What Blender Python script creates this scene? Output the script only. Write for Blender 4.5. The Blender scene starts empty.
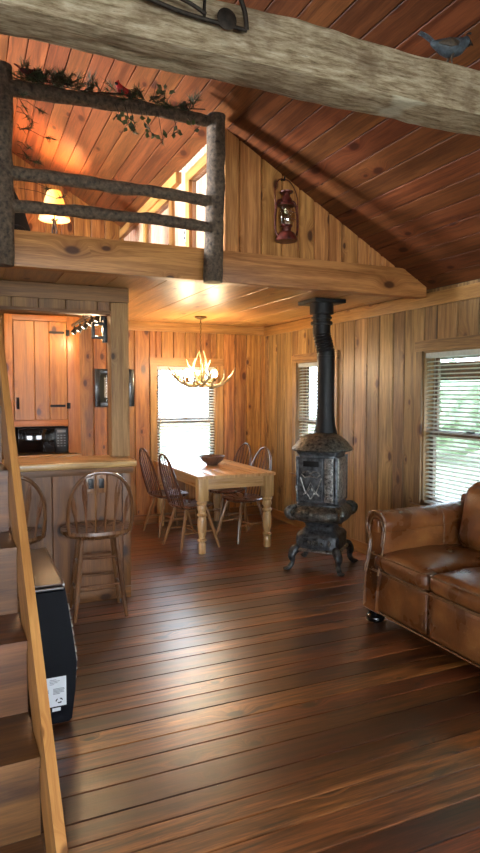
import bpy, bmesh, math, random
from mathutils import Vector, Matrix, Euler, noise
R = random.Random(7)
PI = math.pi
sc = bpy.context.scene
COL = sc.collection
def V(*a): return Vector(a)

# ------------------------------------------------------------------ materials
def new_mat(name):
    m = bpy.data.materials.new(name); m.use_nodes = True
    nt = m.node_tree; nt.nodes.clear()
    out = nt.nodes.new('ShaderNodeOutputMaterial')
    b = nt.nodes.new('ShaderNodeBsdfPrincipled')
    nt.links.new(b.outputs[0], out.inputs[0])
    return m, nt, b, out
def srgb(r, g, b):
    f = lambda c: (c/255/12.92) if c/255 <= .04045 else ((c/255+.055)/1.055)**2.4
    return (f(r), f(g), f(b), 1)
class NT:
    def __init__(s, nt): s.nt = nt
    def n(s, t, **k):
        o = s.nt.nodes.new(t)
        for a, v in k.items(): setattr(o, a, v)
        return o
    def L(s, a, b): s.nt.links.new(a, b)
    def val(s, inp, v):
        if isinstance(v, bpy.types.NodeSocket): s.L(v, inp)
        else: inp.default_value = v
    def math(s, op, a, b=0.0, c=0.0):
        o = s.n('ShaderNodeMath', operation=op); s.val(o.inputs[0], a); s.val(o.inputs[1], b); s.val(o.inputs[2], c); return o.outputs[0]
    def comb(s, x, y, z=0.0):
        o = s.n('ShaderNodeCombineXYZ'); s.val(o.inputs[0], x); s.val(o.inputs[1], y); s.val(o.inputs[2], z); return o.outputs[0]
    def noise(s, vec, scale, detail=3, rough=.55, dist=0):
        o = s.n('ShaderNodeTexNoise'); s.L(vec, o.inputs['Vector'])
        o.inputs['Scale'].default_value = scale; o.inputs['Detail'].default_value = detail
        o.inputs['Roughness'].default_value = rough; o.inputs['Distortion'].default_value = dist
        return o.outputs['Fac']
    def ramp(s, fac, stops):
        o = s.n('ShaderNodeValToRGB'); e = o.color_ramp.elements
        while len(e) < len(stops): e.new(.5)
        for i, (p, c) in enumerate(stops): e[i].position = p; e[i].color = c
        s.L(fac, o.inputs[0]); return o.outputs[0]
    def mix(s, fac, a, b, mode='MIX'):
        o = s.n('ShaderNodeMix', data_type='RGBA', blend_type=mode)
        s.val(o.inputs[0], fac); s.val(o.inputs[6], a); s.val(o.inputs[7], b); return o.outputs[2]
    def smooth(s, v, a, b):
        o = s.n('ShaderNodeMapRange', interpolation_type='SMOOTHSTEP'); s.L(v, o.inputs[0])
        o.inputs[1].default_value = a; o.inputs[2].default_value = b; return o.outputs[0]
    def bump(s, h, strength, dist, b):
        o = s.n('ShaderNodeBump'); o.inputs['Strength'].default_value = strength; o.inputs['Distance'].default_value = dist
        s.L(h, o.inputs['Height']); s.L(o.outputs[0], b.inputs['Normal'])

def wood(name, dark, light, knot=.5, vary=.25, rough=.45, coat=0.0, gs=1.0, huev=.012, kn_col=(60, 28, 12), spec=.5, streak=0.0, coat_r=.18, fleck=0.0):
    m, nt, b, out = new_mat(name); k = NT(nt)
    uv = k.n('ShaderNodeUVMap').outputs[0]
    rnd = k.n('ShaderNodeAttribute', attribute_name='rnd').outputs['Fac']
    sx = k.n('ShaderNodeSeparateXYZ'); k.L(uv, sx.inputs[0]); u, v = sx.outputs[0], sx.outputs[1]
    # knots
    kv = k.comb(k.math('MULTIPLY_ADD', u, 4.2, k.math('MULTIPLY', rnd, 31.0)), k.math('MULTIPLY_ADD', v, 2.3, k.math('MULTIPLY', rnd, 17.0)))
    vo = k.n('ShaderNodeTexVoronoi', voronoi_dimensions='2D'); k.L(kv, vo.inputs['Vector']); vo.inputs['Scale'].default_value = 1.0
    sep = k.n('ShaderNodeSeparateColor'); k.L(vo.outputs['Color'], sep.inputs[0])
    gate = k.math('GREATER_THAN', sep.outputs[0], 1.0-knot)
    kd = k.math('DIVIDE', vo.outputs['Distance'], k.math('MULTIPLY_ADD', sep.outputs[1], .9, .45))
    core = k.math('MULTIPLY', k.smooth(kd, .12, .06), gate)
    halo = k.math('MULTIPLY', k.smooth(kd, .30, .04), gate)
    # grain
    uu = k.math('MULTIPLY_ADD', halo, .05, u)
    gv = k.comb(k.math('MULTIPLY', uu, 1.0), k.math('MULTIPLY', v, .05), k.math('MULTIPLY', rnd, 40.0))
    g1 = k.noise(gv, 22*gs, 4, .6, .8)
    g2 = k.noise(gv, 150*gs, 2, .6)
    g3 = k.noise(k.comb(u, k.math('MULTIPLY', v, .35), k.math('MULTIPLY', rnd, 23.0)), 4.0, 2)
    g = k.math('ADD', k.math('MULTIPLY', g1, .7), k.math('MULTIPLY', g2, .3))
    mid = tuple((dark[i]*.45+light[i]*.55) for i in range(3))
    col = k.ramp(g, [(.37, srgb(*dark)), (.5, srgb(*mid)), (.62, srgb(*light))])
    h = k.n('ShaderNodeHueSaturation')
    k.L(k.math('MULTIPLY_ADD', k.math('FRACT', k.math('MULTIPLY', rnd, 7.31)), huev, .5-huev/2), h.inputs['Hue'])
    h.inputs['Saturation'].default_value = 1.0
    val = k.math('MULTIPLY_ADD', rnd, 2*vary, 1-vary)
    val = k.math('MULTIPLY', val, k.math('MULTIPLY_ADD', g3, .5, .75))
    k.L(val, h.inputs['Value']); k.L(col, h.inputs['Color']); col = h.outputs[0]
    if streak:
        st = k.noise(k.comb(u, k.math('MULTIPLY', v, .16), k.math('MULTIPLY', rnd, 11.0)), 12.0, 8, .75, .3)
        col = k.mix(k.math('MULTIPLY', k.smooth(st, .52, .68), streak), col, srgb(*kn_col))
    col = k.mix(k.math('MULTIPLY', halo, .35), col, srgb(*[int(c*1.7) for c in kn_col]))
    col = k.mix(k.math('MULTIPLY', core, .88), col, srgb(*kn_col))
    if fleck:
        fk = k.noise(k.comb(u, v, k.math('MULTIPLY', rnd, 9.0)), 38, 3, .6)
        col = k.mix(k.math('MULTIPLY', k.smooth(fk, .73, .78), fleck), col, srgb(196, 176, 150))
    k.L(col, b.inputs['Base Color'])
    k.L(k.math('MULTIPLY_ADD', g, .22, rough-.11), b.inputs['Roughness'])
    b.inputs['Specular IOR Level'].default_value = spec
    b.inputs['Coat Weight'].default_value = coat; b.inputs['Coat Roughness'].default_value = coat_r
    k.bump(g, .18, .004, b)
    return m
def plain(name, col, rough=.5, metal=0.0, var=.12, scale=18, bump=.0, bd=.004, col2=None, coat=0.0, detail=4, spec=.5):
    m, nt, b, out = new_mat(name); k = NT(nt)
    tc = k.n('ShaderNodeTexCoord').outputs['Object']
    f = k.noise(tc, scale, detail, .6)
    c2 = col2 or tuple(c*(1-2*var) for c in col)
    k.L(k.ramp(f, [(.32, srgb(*c2)), (.66, srgb(*col))]), b.inputs['Base Color'])
    k.L(k.math('MULTIPLY_ADD', f, .2, rough-.1), b.inputs['Roughness'])
    b.inputs['Metallic'].default_value = metal; b.inputs['Coat Weight'].default_value = coat
    b.inputs['Specular IOR Level'].default_value = spec
    if bump: k.bump(f, bump, bd, b)
    return m
def emit(name, col, st):
    m, nt, b, out = new_mat(name)
    b.inputs['Base Color'].default_value = srgb(*col); b.inputs['Emission Color'].default_value = srgb(*col); b.inputs['Emission Strength'].default_value = st
    return m
def glass(name, tint=(1, 1, 1, 1), gl=.08, rough=.02):
    m, nt, b, out = new_mat(name); k = NT(nt); nt.nodes.remove(b)
    t = k.n('ShaderNodeBsdfTransparent'); t.inputs[0].default_value = tint
    g = k.n('ShaderNodeBsdfGlossy'); g.inputs['Roughness'].default_value = rough
    mx = k.n('ShaderNodeMixShader'); mx.inputs[0].default_value = gl
    k.L(t.outputs[0], mx.inputs[1]); k.L(g.outputs[0], mx.inputs[2]); k.L(mx.outputs[0], out.inputs[0])
    return m
def translucent(name, col, fac=.5, rough=.5):
    m, nt, b, out = new_mat(name); k = NT(nt)
    tc = k.n('ShaderNodeTexCoord').outputs['Object']
    c = k.ramp(k.noise(tc, 40, 2), [(.3, srgb(*[x*.94 for x in col])), (.7, srgb(*col))])
    k.L(c, b.inputs['Base Color']); b.inputs['Roughness'].default_value = rough
    t = k.n('ShaderNodeBsdfTranslucent'); k.L(c, t.inputs[0])
    mx = k.n('ShaderNodeMixShader'); mx.inputs[0].default_value = fac
    k.L(b.outputs[0], mx.inputs[1]); k.L(t.outputs[0], mx.inputs[2]); k.L(mx.outputs[0], out.inputs[0])
    return m

M = {}
M['wall'] = wood('pine_wall', (116, 71, 32), (184, 128, 66), knot=.62, vary=.2, rough=.42, huev=.016, kn_col=(66, 30, 12))
M['wall_b'] = wood('pine_right_wall', (104, 77, 44), (174, 137, 86), knot=.55, vary=.2, rough=.42, huev=.014, kn_col=(70, 40, 20))
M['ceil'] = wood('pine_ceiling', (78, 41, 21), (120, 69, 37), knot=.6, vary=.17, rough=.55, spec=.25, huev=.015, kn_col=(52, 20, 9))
M['soffit'] = wood('pine_soffit', (160, 112, 62), (206, 158, 98), knot=.25, vary=.10, rough=.36, kn_col=(90, 50, 22))
M['fascia'] = wood('pine_fascia', (142, 90, 44), (204, 144, 82), knot=.85, vary=.10, rough=.45, kn_col=(66, 32, 14))
M['pale'] = wood('pine_glare_paled', (168, 132, 104), (214, 184, 158), knot=.1, vary=.06, rough=.4)  # knee wall pine, with the daylight glare put into its colour
M['trim'] = wood('pine_trim', (138, 96, 48), (186, 138, 78), knot=.2, vary=.12, rough=.4, kn_col=(80, 42, 18))
M['barwood'] = wood('bar_pine', (92, 57, 26), (142, 94, 48), knot=.5, vary=.14, rough=.42, kn_col=(44, 22, 11))
M['ctop'] = wood('counter_pine', (160, 118, 70), (214, 172, 112), knot=.15, vary=.08, rough=.3, kn_col=(90, 50, 22), coat=.3)
M['header'] = wood('header_wood', (112, 78, 46), (160, 116, 70), knot=.3, vary=.16, rough=.55, kn_col=(44, 26, 14))
M['post'] = wood('post_wood', (138, 100, 60), (190, 148, 98), knot=.4, vary=.1, rough=.6, kn_col=(62, 40, 22), gs=1.4)
M['cab'] = wood('cabinet_pine', (150, 88, 36), (200, 134, 66), knot=.5, vary=.13, rough=.38, kn_col=(62, 24, 8))
M['stair'] = wood('stair_wood', (72, 43, 21), (118, 78, 40), knot=.6, vary=.14, rough=.42, kn_col=(38, 20, 11), streak=.55)
M['string'] = wood('stringer_wood', (150, 98, 48), (192, 140, 78), knot=.3, vary=.05, rough=.42, kn_col=(96, 56, 24))
M['floor'] = wood('plank_floor', (44, 22, 10), (146, 84, 43), knot=.6, vary=.7, rough=.34, huev=.025, kn_col=(20, 12, 8), coat=1.0, streak=.7, spec=.6, coat_r=.30, fleck=.5)
M['table'] = wood('table_pine', (178, 136, 84), (216, 176, 120), knot=0, vary=.06, rough=.3, kn_col=(120, 76, 38), coat=.35)
M['chair'] = wood('chair_wood', (66, 38, 22), (112, 68, 40), knot=0, vary=.08, rough=.28, coat=.5)
M['stool'] = wood('stool_wood', (84, 52, 28), (132, 88, 52), knot=0, vary=.14, rough=.28, coat=.5)
M['legw'] = wood('leg_wood', (112, 76, 44), (162, 118, 74), knot=0, vary=.1, rough=.32, coat=.3)
M['dark'] = plain('black_plastic', (16, 16, 18), .35, 0, .1)
M['navy'] = plain('black_case_shell', (7, 10, 17), .42, 0, .1, 30, spec=.12)
M['gloss'] = plain('glossy_black', (14, 14, 15), .08, 0, .1, coat=.8)
M['wood_reflection'] = plain('case_top_wood_reflection', (84, 60, 44), .34, 0, .2, 6)  # case top: brown reflection of the room's wood painted into the base colour
M['silver'] = plain('brushed_silver', (190, 190, 190), .3, .9, .08)
M['iron'] = plain('cast_iron', (104, 108, 110), .4, .45, .2, 22, .5, .008, col2=(32, 34, 36), detail=7)
M['nickel'] = plain('worn_nickel', (186, 184, 176), .36, .7, .25, 34, .4, .004, col2=(52, 52, 50))
M['ornate'] = plain('ornate_iron', (118, 116, 106), .4, .6, .3, 34, .9, .012, col2=(28, 28, 28))
M['pipe'] = plain('stove_pipe', (32, 33, 34), .5, .4, .15, 30, .2)
M['rust'] = plain('rusty_trap_iron', (62, 52, 44), .6, .6, .25, 40, .3)
M['hinge'] = plain('black_hinge_iron', (24, 22, 21), .5, .5, .2)
M['bark'] = plain('bark', (110, 92, 74), .8, 0, .3, 38, .7, .012, col2=(44, 35, 28), detail=8)
M['logend'] = plain('cut_wood_end', (176, 150, 110), .7, 0, .2, 20)
M['leather'] = None
M['slat'] = translucent('blind_slat_white', (240, 240, 236), .5)
M['cord'] = plain('blind_cord', (225, 222, 210), .8)
M['sash'] = wood('sash_wood', (64, 43, 26), (104, 74, 46), knot=.05, vary=.05, rough=.4)
M['pane'] = glass('window_pane')
M['red'] = plain('cardinal_red', (206, 30, 28), .6, 0, .2, 60)
M['dkred'] = plain('dark_red_feathers', (92, 24, 22), .7, 0, .25, 60)
M['cone'] = plain('pine_cone', (52, 38, 28), .8, 0, .3, 90)
M['needle'] = plain('pine_needle', (52, 66, 36), .7, 0, .25, 40, col2=(28, 34, 18))
M['leaf'] = plain('ivy_leaf', (92, 104, 58), .6, 0, .25, 30)
M['twig'] = plain('twig_bark', (58, 42, 30), .8, 0, .2, 60)
M['lantern'] = plain('lantern_red_tin', (112, 50, 40), .36, .35, .25, 30, col2=(46, 20, 16))
M['lglass'] = glass('lantern_glass', (.93, .9, .82, 1), .14, .05)
M['shade'] = translucent('lamp_shade_cloth', (252, 226, 176), .62)
M['bulb'] = emit('lit_bulb', (255, 226, 170), 26)
M['bulb2'] = emit('lit_small_spot', (255, 240, 214), 4)
M['antler'] = plain('antler_bone', (206, 186, 138), .5, 0, .22, 14, .15, col2=(140, 112, 72))
M['brass'] = plain('aged_brass', (120, 92, 50), .35, .8, .2)
M['bowl'] = wood('dark_bowl_wood', (66, 46, 38), (110, 82, 66), knot=0, vary=.05, rough=.42)
M['mat'] = plain('picture_mat', (44, 50, 44), .8, 0, .04)
M['art'] = plain('picture_print', (206, 206, 196), .6, 0, .3, 9, col2=(60, 64, 56))
M['pframe'] = plain('black_picture_frame', (26, 26, 24), .3, 0, .15, coat=.4)
M['sticker'] = plain('white_sticker', (226, 230, 232), .55, 0, .02)
M['ink'] = plain('sticker_ink', (26, 28, 32), .6)
M['greyink'] = plain('sticker_grey_ink', (140, 146, 152), .6)
M['fabric'] = plain('black_upholstery', (20, 20, 21), .9, 0, .2, 60, .4)
M['birdb'] = plain('quail_blue_grey', (86, 96, 106), .55, 0, .25, 50, .3, .003)
M['birdt'] = plain('quail_brown', (98, 80, 62), .6, 0, .3, 60)
M['birdk'] = plain('quail_black', (26, 24, 24), .5)
M['white'] = plain('white_plastic', (220, 218, 210), .4, 0, .03)
M['grass'] = plain('lawn', (178, 190, 150), .95, 0, .2, 6)
M['foliage'] = plain('tree_foliage', (172, 188, 158), .9, 0, .3, 5, 1.0, .1, col2=(112, 132, 102), detail=8)
M['roofing'] = plain('roof_shingle', (84, 74, 66), .9, 0, .2, 20)
M['crack'] = plain('white_scuff', (196, 184, 168), .8)

def leather():
    m, nt, b, out = new_mat('brown_leather'); k = NT(nt)
    tc = k.n('ShaderNodeTexCoord').outputs['Object']
    n1 = k.noise(tc, 4.5, 3, .5, .2); n2 = k.noise(tc, 190, 3); n3 = k.noise(tc, 16, 5, .65, 2.2)
    c = k.ramp(n1, [(.25, srgb(72, 39, 18)), (.5, srgb(116, 68, 32)), (.75, srgb(162, 106, 56))])
    c = k.mix(k.math('MULTIPLY', k.smooth(n3, .60, .72), .35), c, srgb(186, 142, 92))
    k.L(c, b.inputs['Base Color'])
    k.L(k.math('MULTIPLY_ADD', n1, .25, .17), b.inputs['Roughness'])
    b.inputs['Coat Weight'].default_value = .15; b.inputs['Coat Roughness'].default_value = .25
    k.bump(k.math('ADD', k.math('MULTIPLY', n2, .25), k.math('MULTIPLY', n3, 1.0)), .28, .012, b)
    return m
M['leather'] = leather()
M['piping'] = plain('leather_piping', (138, 98, 64), .22, 0, .15, 60, coat=.5)

def hewn():
    m, nt, b, out = new_mat('hewn_weathered_beam'); k = NT(nt)
    uvn = k.n('ShaderNodeUVMap').outputs[0]
    sx = k.n('ShaderNodeSeparateXYZ'); k.L(uvn, sx.inputs[0])
    st = k.comb(sx.outputs[0], k.math('MULTIPLY', sx.outputs[1], .17), 0.0)
    n1 = k.noise(st, 42, 9, .72, .2); n2 = k.noise(uvn, 3.2, 5, .62); n3 = k.noise(st, 110, 4, .7)
    n4 = k.noise(uvn, 1.1, 4, .6)
    c = k.ramp(n1, [(.30, srgb(66, 50, 34)), (.43, srgb(140, 120, 92)), (.56, srgb(182, 164, 136)), (.74, srgb(216, 204, 180))])
    c = k.mix(k.math('MULTIPLY', k.smooth(n2, .50, .66), .55), c, srgb(92, 66, 40))
    c = k.mix(k.math('MULTIPLY', k.smooth(n4, .60, .64), .45), c, srgb(226, 222, 200))
    c = k.mix(k.math('MULTIPLY', k.smooth(n3, .60, .70), .5), c, srgb(58, 46, 32))
    k.L(c, b.inputs['Base Color']); b.inputs['Roughness'].default_value = .85
    k.bump(k.math('ADD', n1, k.math('MULTIPLY', n3, .6)), .6, .012, b)
    return m
M['hewn'] = hewn()

# ------------------------------------------------------------------ mesh helpers
def BM():
    bm = bmesh.new(); bm.loops.layers.uv.new('UVMap'); bm.verts.layers.float.new('rnd'); return bm
def setrnd(bm, verts, r=None):
    l = bm.verts.layers.float['rnd']; r = R.random() if r is None else r
    for v in verts: v[l] = r
def mesh_of(name, bm, ang=35):
    bmesh.ops.recalc_face_normals(bm, faces=bm.faces[:])
    me = bpy.data.meshes.new(name); bm.to_mesh(me); bm.free()
    me.polygons.foreach_set('use_smooth', [True]*len(me.polygons))
    me.set_sharp_from_angle(angle=math.radians(ang))
    return me
def root_matrix(p):
    while p.parent: p = p.parent
    return Matrix.Translation(p.location) @ p.rotation_euler.to_matrix().to_4x4()
def obj(name, bm, mat, parent=None, world=False, ang=35, label=None):
    if parent is not None and world: bm.transform(root_matrix(parent).inverted())
    me = mesh_of(name, bm, ang)
    if isinstance(mat, str): mat = M[mat]
    me.materials.append(mat)
    o = bpy.data.objects.new(name, me); COL.objects.link(o)
    if parent is not None: o.parent = parent
    if label: o['label'] = label
    return o
def tag(o, label, cat, group=None):
    o['label'] = label; o['category'] = cat
    if group: o['group'] = group
    return o
def thing(name, label, cat, loc=(0, 0, 0), rz=0, group=None):
    o = bpy.data.objects.new(name, None); COL.objects.link(o); o.empty_display_size = .1
    o.location = loc; o.rotation_euler = (0, 0, rz); return tag(o, label, cat, group)
def single(name, bm, mat, label, cat, group=None, loc=None, ang=35):
    # one-mesh thing, built in world space, origin moved to loc
    if loc is not None: bm.transform(Matrix.Translation(-Vector(loc)))
    o = obj(name, bm, mat, None, ang=ang)
    if loc is not None: o.location = loc
    return tag(o, label, cat, group)
def struct(name, bm, mat, parent=None, label=None):
    o = obj(name, bm, mat, parent)
    if parent is None: o['kind'] = 'structure'
    return o
def clone(o, parent=None):
    c = o.copy(); COL.objects.link(c); c.parent = parent
    for ch in [x for x in bpy.data.objects if x.parent == o]: clone(ch, c)
    return c

def add_prism(bm, O, U, N, W, prof, w0, w1, rnd=None, uvoff=True):
    """profile points (u,n) swept along W from w0 to w1 (floats or functions of u)"""
    uvl = bm.loops.layers.uv['UVMap']
    f0 = w0 if callable(w0) else (lambda u: w0); f1 = w1 if callable(w1) else (lambda u: w1)
    ou, ov = (R.uniform(0, 20), R.uniform(0, 20)) if uvoff else (0, 0)
    A = [bm.verts.new(O + U*u + N*n + W*f0(u)) for u, n in prof]
    B = [bm.verts.new(O + U*u + N*n + W*f1(u)) for u, n in prof]
    setrnd(bm, A+B, rnd)
    n_ = len(prof)
    acc = 0
    for i in range(n_):
        j = (i+1) % n_
        du = math.hypot(prof[j][0]-prof[i][0], prof[j][1]-prof[i][1])
        f = bm.faces.new((A[i], A[j], B[j], B[i]))
        for l, (a, w) in zip(f.loops, ((acc, f0(prof[i][0])), (acc+du, f0(prof[j][0])), (acc+du, f1(prof[j][0])), (acc, f1(prof[i][0])))):
            l[uvl].uv = (a+ou, w+ov)
        acc += du
    for P, ff in ((A, f0), (B, f1)):
        f = bm.faces.new(P)
        for l, (u, n) in zip(f.loops, prof): l[uvl].uv = (u+ou, n*.2+ov)
def add_box(bm, x0, x1, y0, y1, z0, z1, grain='z', bev=0.0, rnd=None, T=None):
    t = bmesh.new(); t.loops.layers.uv.new('UVMap'); t.verts.layers.float.new('rnd')
    bmesh.ops.create_cube(t, size=1)
    for v in t.verts: v.co = V((x0+x1)/2+v.co.x*(x1-x0), (y0+y1)/2+v.co.y*(y1-y0), (z0+z1)/2+v.co.z*(z1-z0))
    if bev: bmesh.ops.bevel(t, geom=t.edges[:], offset=bev, segments=2, affect='EDGES', profile=.6)
    t.normal_update()
    uvl = t.loops.layers.uv['UVMap']; g = 'xyz'.index(grain); ou, ov = R.uniform(0, 20), R.uniform(0, 20)
    for f in t.faces:
        n = max(range(3), key=lambda i: abs(f.normal[i]))
        o = [i for i in range(3) if i != n]
        if g in o: vi = g; ui = [i for i in o if i != g][0]
        else: ui, vi = o
        for l in f.loops: l[uvl].uv = (l.vert.co[ui]+ou+n*.37, l.vert.co[vi]*(1 if g in o else .2)+ov)
    setrnd(t, t.verts[:], rnd)
    if T is not None: t.transform(T)
    merge(bm, t)
def merge(bm, t):
    me = bpy.data.meshes.new('tmp'); t.to_mesh(me); t.free(); bm.from_mesh(me); bpy.data.meshes.remove(me)
def catmull(pts, n=8):
    P = [Vector(p) for p in pts]; out = []
    for i in range(len(P)-1):
        p0 = P[max(i-1, 0)]; p1 = P[i]; p2 = P[i+1]; p3 = P[min(i+2, len(P)-1)]
        for k in range(n):
            t = k/n
            out.append(.5*((2*p1)+(p2-p0)*t+(2*p0-5*p1+4*p2-p3)*t*t+(3*p1-p0-3*p2+p3)*t**3))
    out.append(P[-1]); return out
def interp(vals, n):
    m = len(vals)-1; r = []
    for i in range(n):
        x = i/(n-1)*m; a = min(int(x), m-1); r.append(vals[a]+(vals[a+1]-vals[a])*(x-a))
    return r
def add_tube(bm, pts, rad, seg=8, rnd=None, noise_amp=0, nf=6, flat=None, closed=False, cap=True):
    """rad number or list; flat=(axis vector, factor) squashes section"""
    P = [Vector(p) for p in pts]; n = len(P)
    rr = [rad]*n if not isinstance(rad, (list, tuple)) else (list(rad) if len(rad) == n else interp(rad, n))
    uvl = bm.loops.layers.uv['UVMap']; ou, ov = R.uniform(0, 20), R.uniform(0, 20)
    T = []
    for i in range(n):
        a = P[(i-1) % n] if closed else P[max(i-1, 0)]; b = P[(i+1) % n] if closed else P[min(i+1, n-1)]
        T.append((b-a).normalized())
    ref = V(0, 0, 1) if abs(T[0].z) < .9 else V(1, 0, 0)
    nx = T[0].cross(ref).normalized(); rings = []; ln = 0; lens = []
    for i in range(n):
        nx = (nx - T[i]*nx.dot(T[i])).normalized(); ny = T[i].cross(nx)
        if i: ln += (P[i]-P[i-1]).length
        lens.append(ln); ring = []
        for k in range(seg):
            a = 2*PI*k/seg; d = nx*math.cos(a)+ny*math.sin(a)
            r = rr[i]
            if flat: r *= 1 - (1-flat[1])*abs(d.dot(flat[0]))
            p = P[i]+d*r
            if noise_amp: p += d*noise_amp*noise.noise(p*nf)
            ring.append(bm.verts.new(p))
        rings.append(ring)
    setrnd(bm, [v for r in rings for v in r], rnd)
    m = n if closed else n-1
    for i in range(m):
        A, B = rings[i], rings[(i+1) % n]
        for k in range(seg):
            f = bm.faces.new((A[k], A[(k+1) % seg], B[(k+1) % seg], B[k]))
            c = 2*PI*max(rr[i], .004)/seg
            lb = lens[i+1] if i+1 < n else ln+.05
            for l, (uu, vv) in zip(f.loops, ((k*c, lens[i]), ((k+1)*c, lens[i]), ((k+1)*c, lb), (k*c, lb))): l[uvl].uv = (uu+ou, vv+ov)
    if not closed and cap:
        for ring in (rings[0], rings[-1]):
            if rr[0] > 0: bm.faces.new(ring)
def add_lathe(bm, prof, seg=24, T=None, rnd=None, power=2.0, sx=1.0, sy=1.0):
    """profile [(r,z)]; power>2 makes a rounded square section"""
    uvl = bm.loops.layers.uv['UVMap']; ou, ov = R.uniform(0, 20), R.uniform(0, 20)
    rings = []; acc = 0; accs = []
    for i, (r, z) in enumerate(prof):
        if i: acc += math.hypot(r-prof[i-1][0], z-prof[i-1][1])
        accs.append(acc); ring = []
        if r <= 1e-6:
            v = bm.verts.new((0, 0, z)); ring = [v]
        else:
            for k in range(seg):
                a = 2*PI*k/seg; c, s = math.cos(a), math.sin(a)
                q = (abs(c)**power+abs(s)**power)**(-1/power)
                ring.append(bm.verts.new((c*q*r*sx, s*q*r*sy, z)))
        rings.append(ring)
    vs = [v for r in rings for v in r]; setrnd(bm, vs, rnd)
    for i in range(len(prof)-1):
        A, B = rings[i], rings[i+1]
        for k in range(seg):
            k2 = (k+1) % seg
            a = [A[0]] if len(A) == 1 else [A[k], A[k2]]
            b = [B[0]] if len(B) == 1 else [B[k2], B[k]]
            if len(a)+len(b) < 3: continue
            f = bm.faces.new(a+b)
            c = 2*PI*max(prof[i][0], prof[i+1][0])/seg
            uvs = ([(k*c, accs[i])] if len(A) == 1 else [(k*c, accs[i]), ((k+1)*c, accs[i])]) + ([(k*c, accs[i+1])] if len(B) == 1 else [((k+1)*c, accs[i+1]), (k*c, accs[i+1])])
            for l, q in zip(f.loops, uvs): l[uvl].uv = (q[0]+ou, q[1]+ov)
    for ring in (rings[0], rings[-1]):
        if len(ring) > 2: bm.faces.new(ring)
    if T is not None: bmesh.ops.transform(bm, matrix=T, verts=vs)
    return vs
def rr_cushion(bm, x0, x1, y0, y1, z0, z1, r=.05, bulge=(0, 0, 0), n=14, T=None, wob=0.0, fn=None):
    """rounded pillow box: cube grid -> rounded box + bulge"""
    t = BM(); bmesh.ops.create_cube(t, size=2)
    bmesh.ops.subdivide_edges(t, edges=t.edges[:], cuts=n, use_grid_fill=True)
    c = V((x0+x1)/2, (y0+y1)/2, (z0+z1)/2); h = V((x1-x0)/2, (y1-y0)/2, (z1-z0)/2)
    for v in t.verts:
        s = v.co.copy()
        # denser near borders
        s = V(*[math.copysign(abs(q)**.8, q) if abs(q) > 1e-6 else 0 for q in s])
        p = V(s.x*h.x, s.y*h.y, s.z*h.z)
        q = V(*[max(-(h[i]-r), min(h[i]-r, p[i])) for i in range(3)])
        d = p-q
        if d.length > 1e-6: d = d.normalized()*r if max(abs(s.x), abs(s.y), abs(s.z)) > .999 else d
        p = q+d
        k = V(*[(1-min(1, abs(s[i]))**2) for i in range(3)])
        p.x += math.copysign(bulge[0]*k.y*k.z, p.x) if abs(s.x) > .99 else 0
        p.y += math.copysign(bulge[1]*k.x*k.z, p.y) if abs(s.y) > .99 else 0
        p.z += math.copysign(bulge[2]*k.x*k.y, p.z) if abs(s.z) > .99 else 0
        p = p+c
        if wob: p += V(noise.noise(p*7), noise.noise(p*7+V(9, 0, 0)), noise.noise(p*7+V(0, 9, 0)))*wob
        if fn: p = fn(p)
        v.co = p
    setrnd(t, t.verts[:])
    if T is not None: t.transform(T)
    merge(bm, t)
def ellipsoid(bm, c, r, T=None, sub=3, amp=0, nf=8):
    t = BM(); bmesh.ops.create_icosphere(t, subdivisions=sub, radius=1)
    for v in t.verts:
        p = v.co.copy()
        k = 1+(amp*noise.noise(p*nf+Vector(c)) if amp else 0)
        v.co = V(p.x*r[0]*k, p.y*r[1]*k, p.z*r[2]*k)
    if T is not None: t.transform(T)
    t.transform(Matrix.Translation(Vector(c)))
    merge(bm, t)

# generic boarding of a flat surface
def boards(bm, O, U, W, N, ulen, w0, w1, wid=(.15, .21), openings=(), depth=.12, face=.02, gap=.007, ch=.006, seg=None, u_first=None, edges=None, rndf=None):
    us = [0.0] if u_first is None else list(u_first)
    while us[-1] < ulen-.02: us.append(us[-1]+R.uniform(*wid))
    us[-1] = ulen
    for a, b, c, d in openings:
        us = [u for u in us if not (abs(u-a) < .05 or abs(u-b) < .05)] + [a, b]
    us = sorted(set([0.0, ulen]+us))
    g0 = w0 if callable(w0) else (lambda u: w0); g1 = w1 if callable(w1) else (lambda u: w1)
    for a, b in zip(us, us[1:]):
        if b-a < .004: continue
        mid = (a+b)/2
        ops = sorted([(o[2], o[3]) for o in openings if o[0]-1e-4 <= mid <= o[1]+1e-4])
        g = gap/2
        pr = [(a, -depth), (a, -face), (a+g, -face), (a+g, -ch), (a+g+ch, 0), (b-g-ch, 0), (b-g, -ch), (b-g, -face), (b, -face), (b, -depth)]
        cur = g0; spans = []
        for lo, hi in ops:
            spans.append((cur, lo)); cur = hi
        spans.append((cur, g1))
        for lo, hi in spans:
            if seg and not callable(lo) and not callable(hi):
                x = lo - R.uniform(0, seg[0]); 
                while x < hi:
                    y = x+R.uniform(*seg); s, e = max(x, lo), min(y, hi)
                    if hi-e < .3: e = hi; y = hi
                    if e-s > .02: add_prism(bm, O, U, N, W, pr, s, e-.0015, None if rndf is None else rndf(mid, (s+e)/2))
                    x = y
            else:
                l2 = lo if callable(lo) else lo; h2 = hi if callable(hi) else hi
                add_prism(bm, O, U, N, W, pr, l2, h2, None if rndf is None else rndf(mid, 0))

X, Y_, Z_ = V(1, 0, 0), V(0, 1, 0), V(0, 0, 1)
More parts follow.
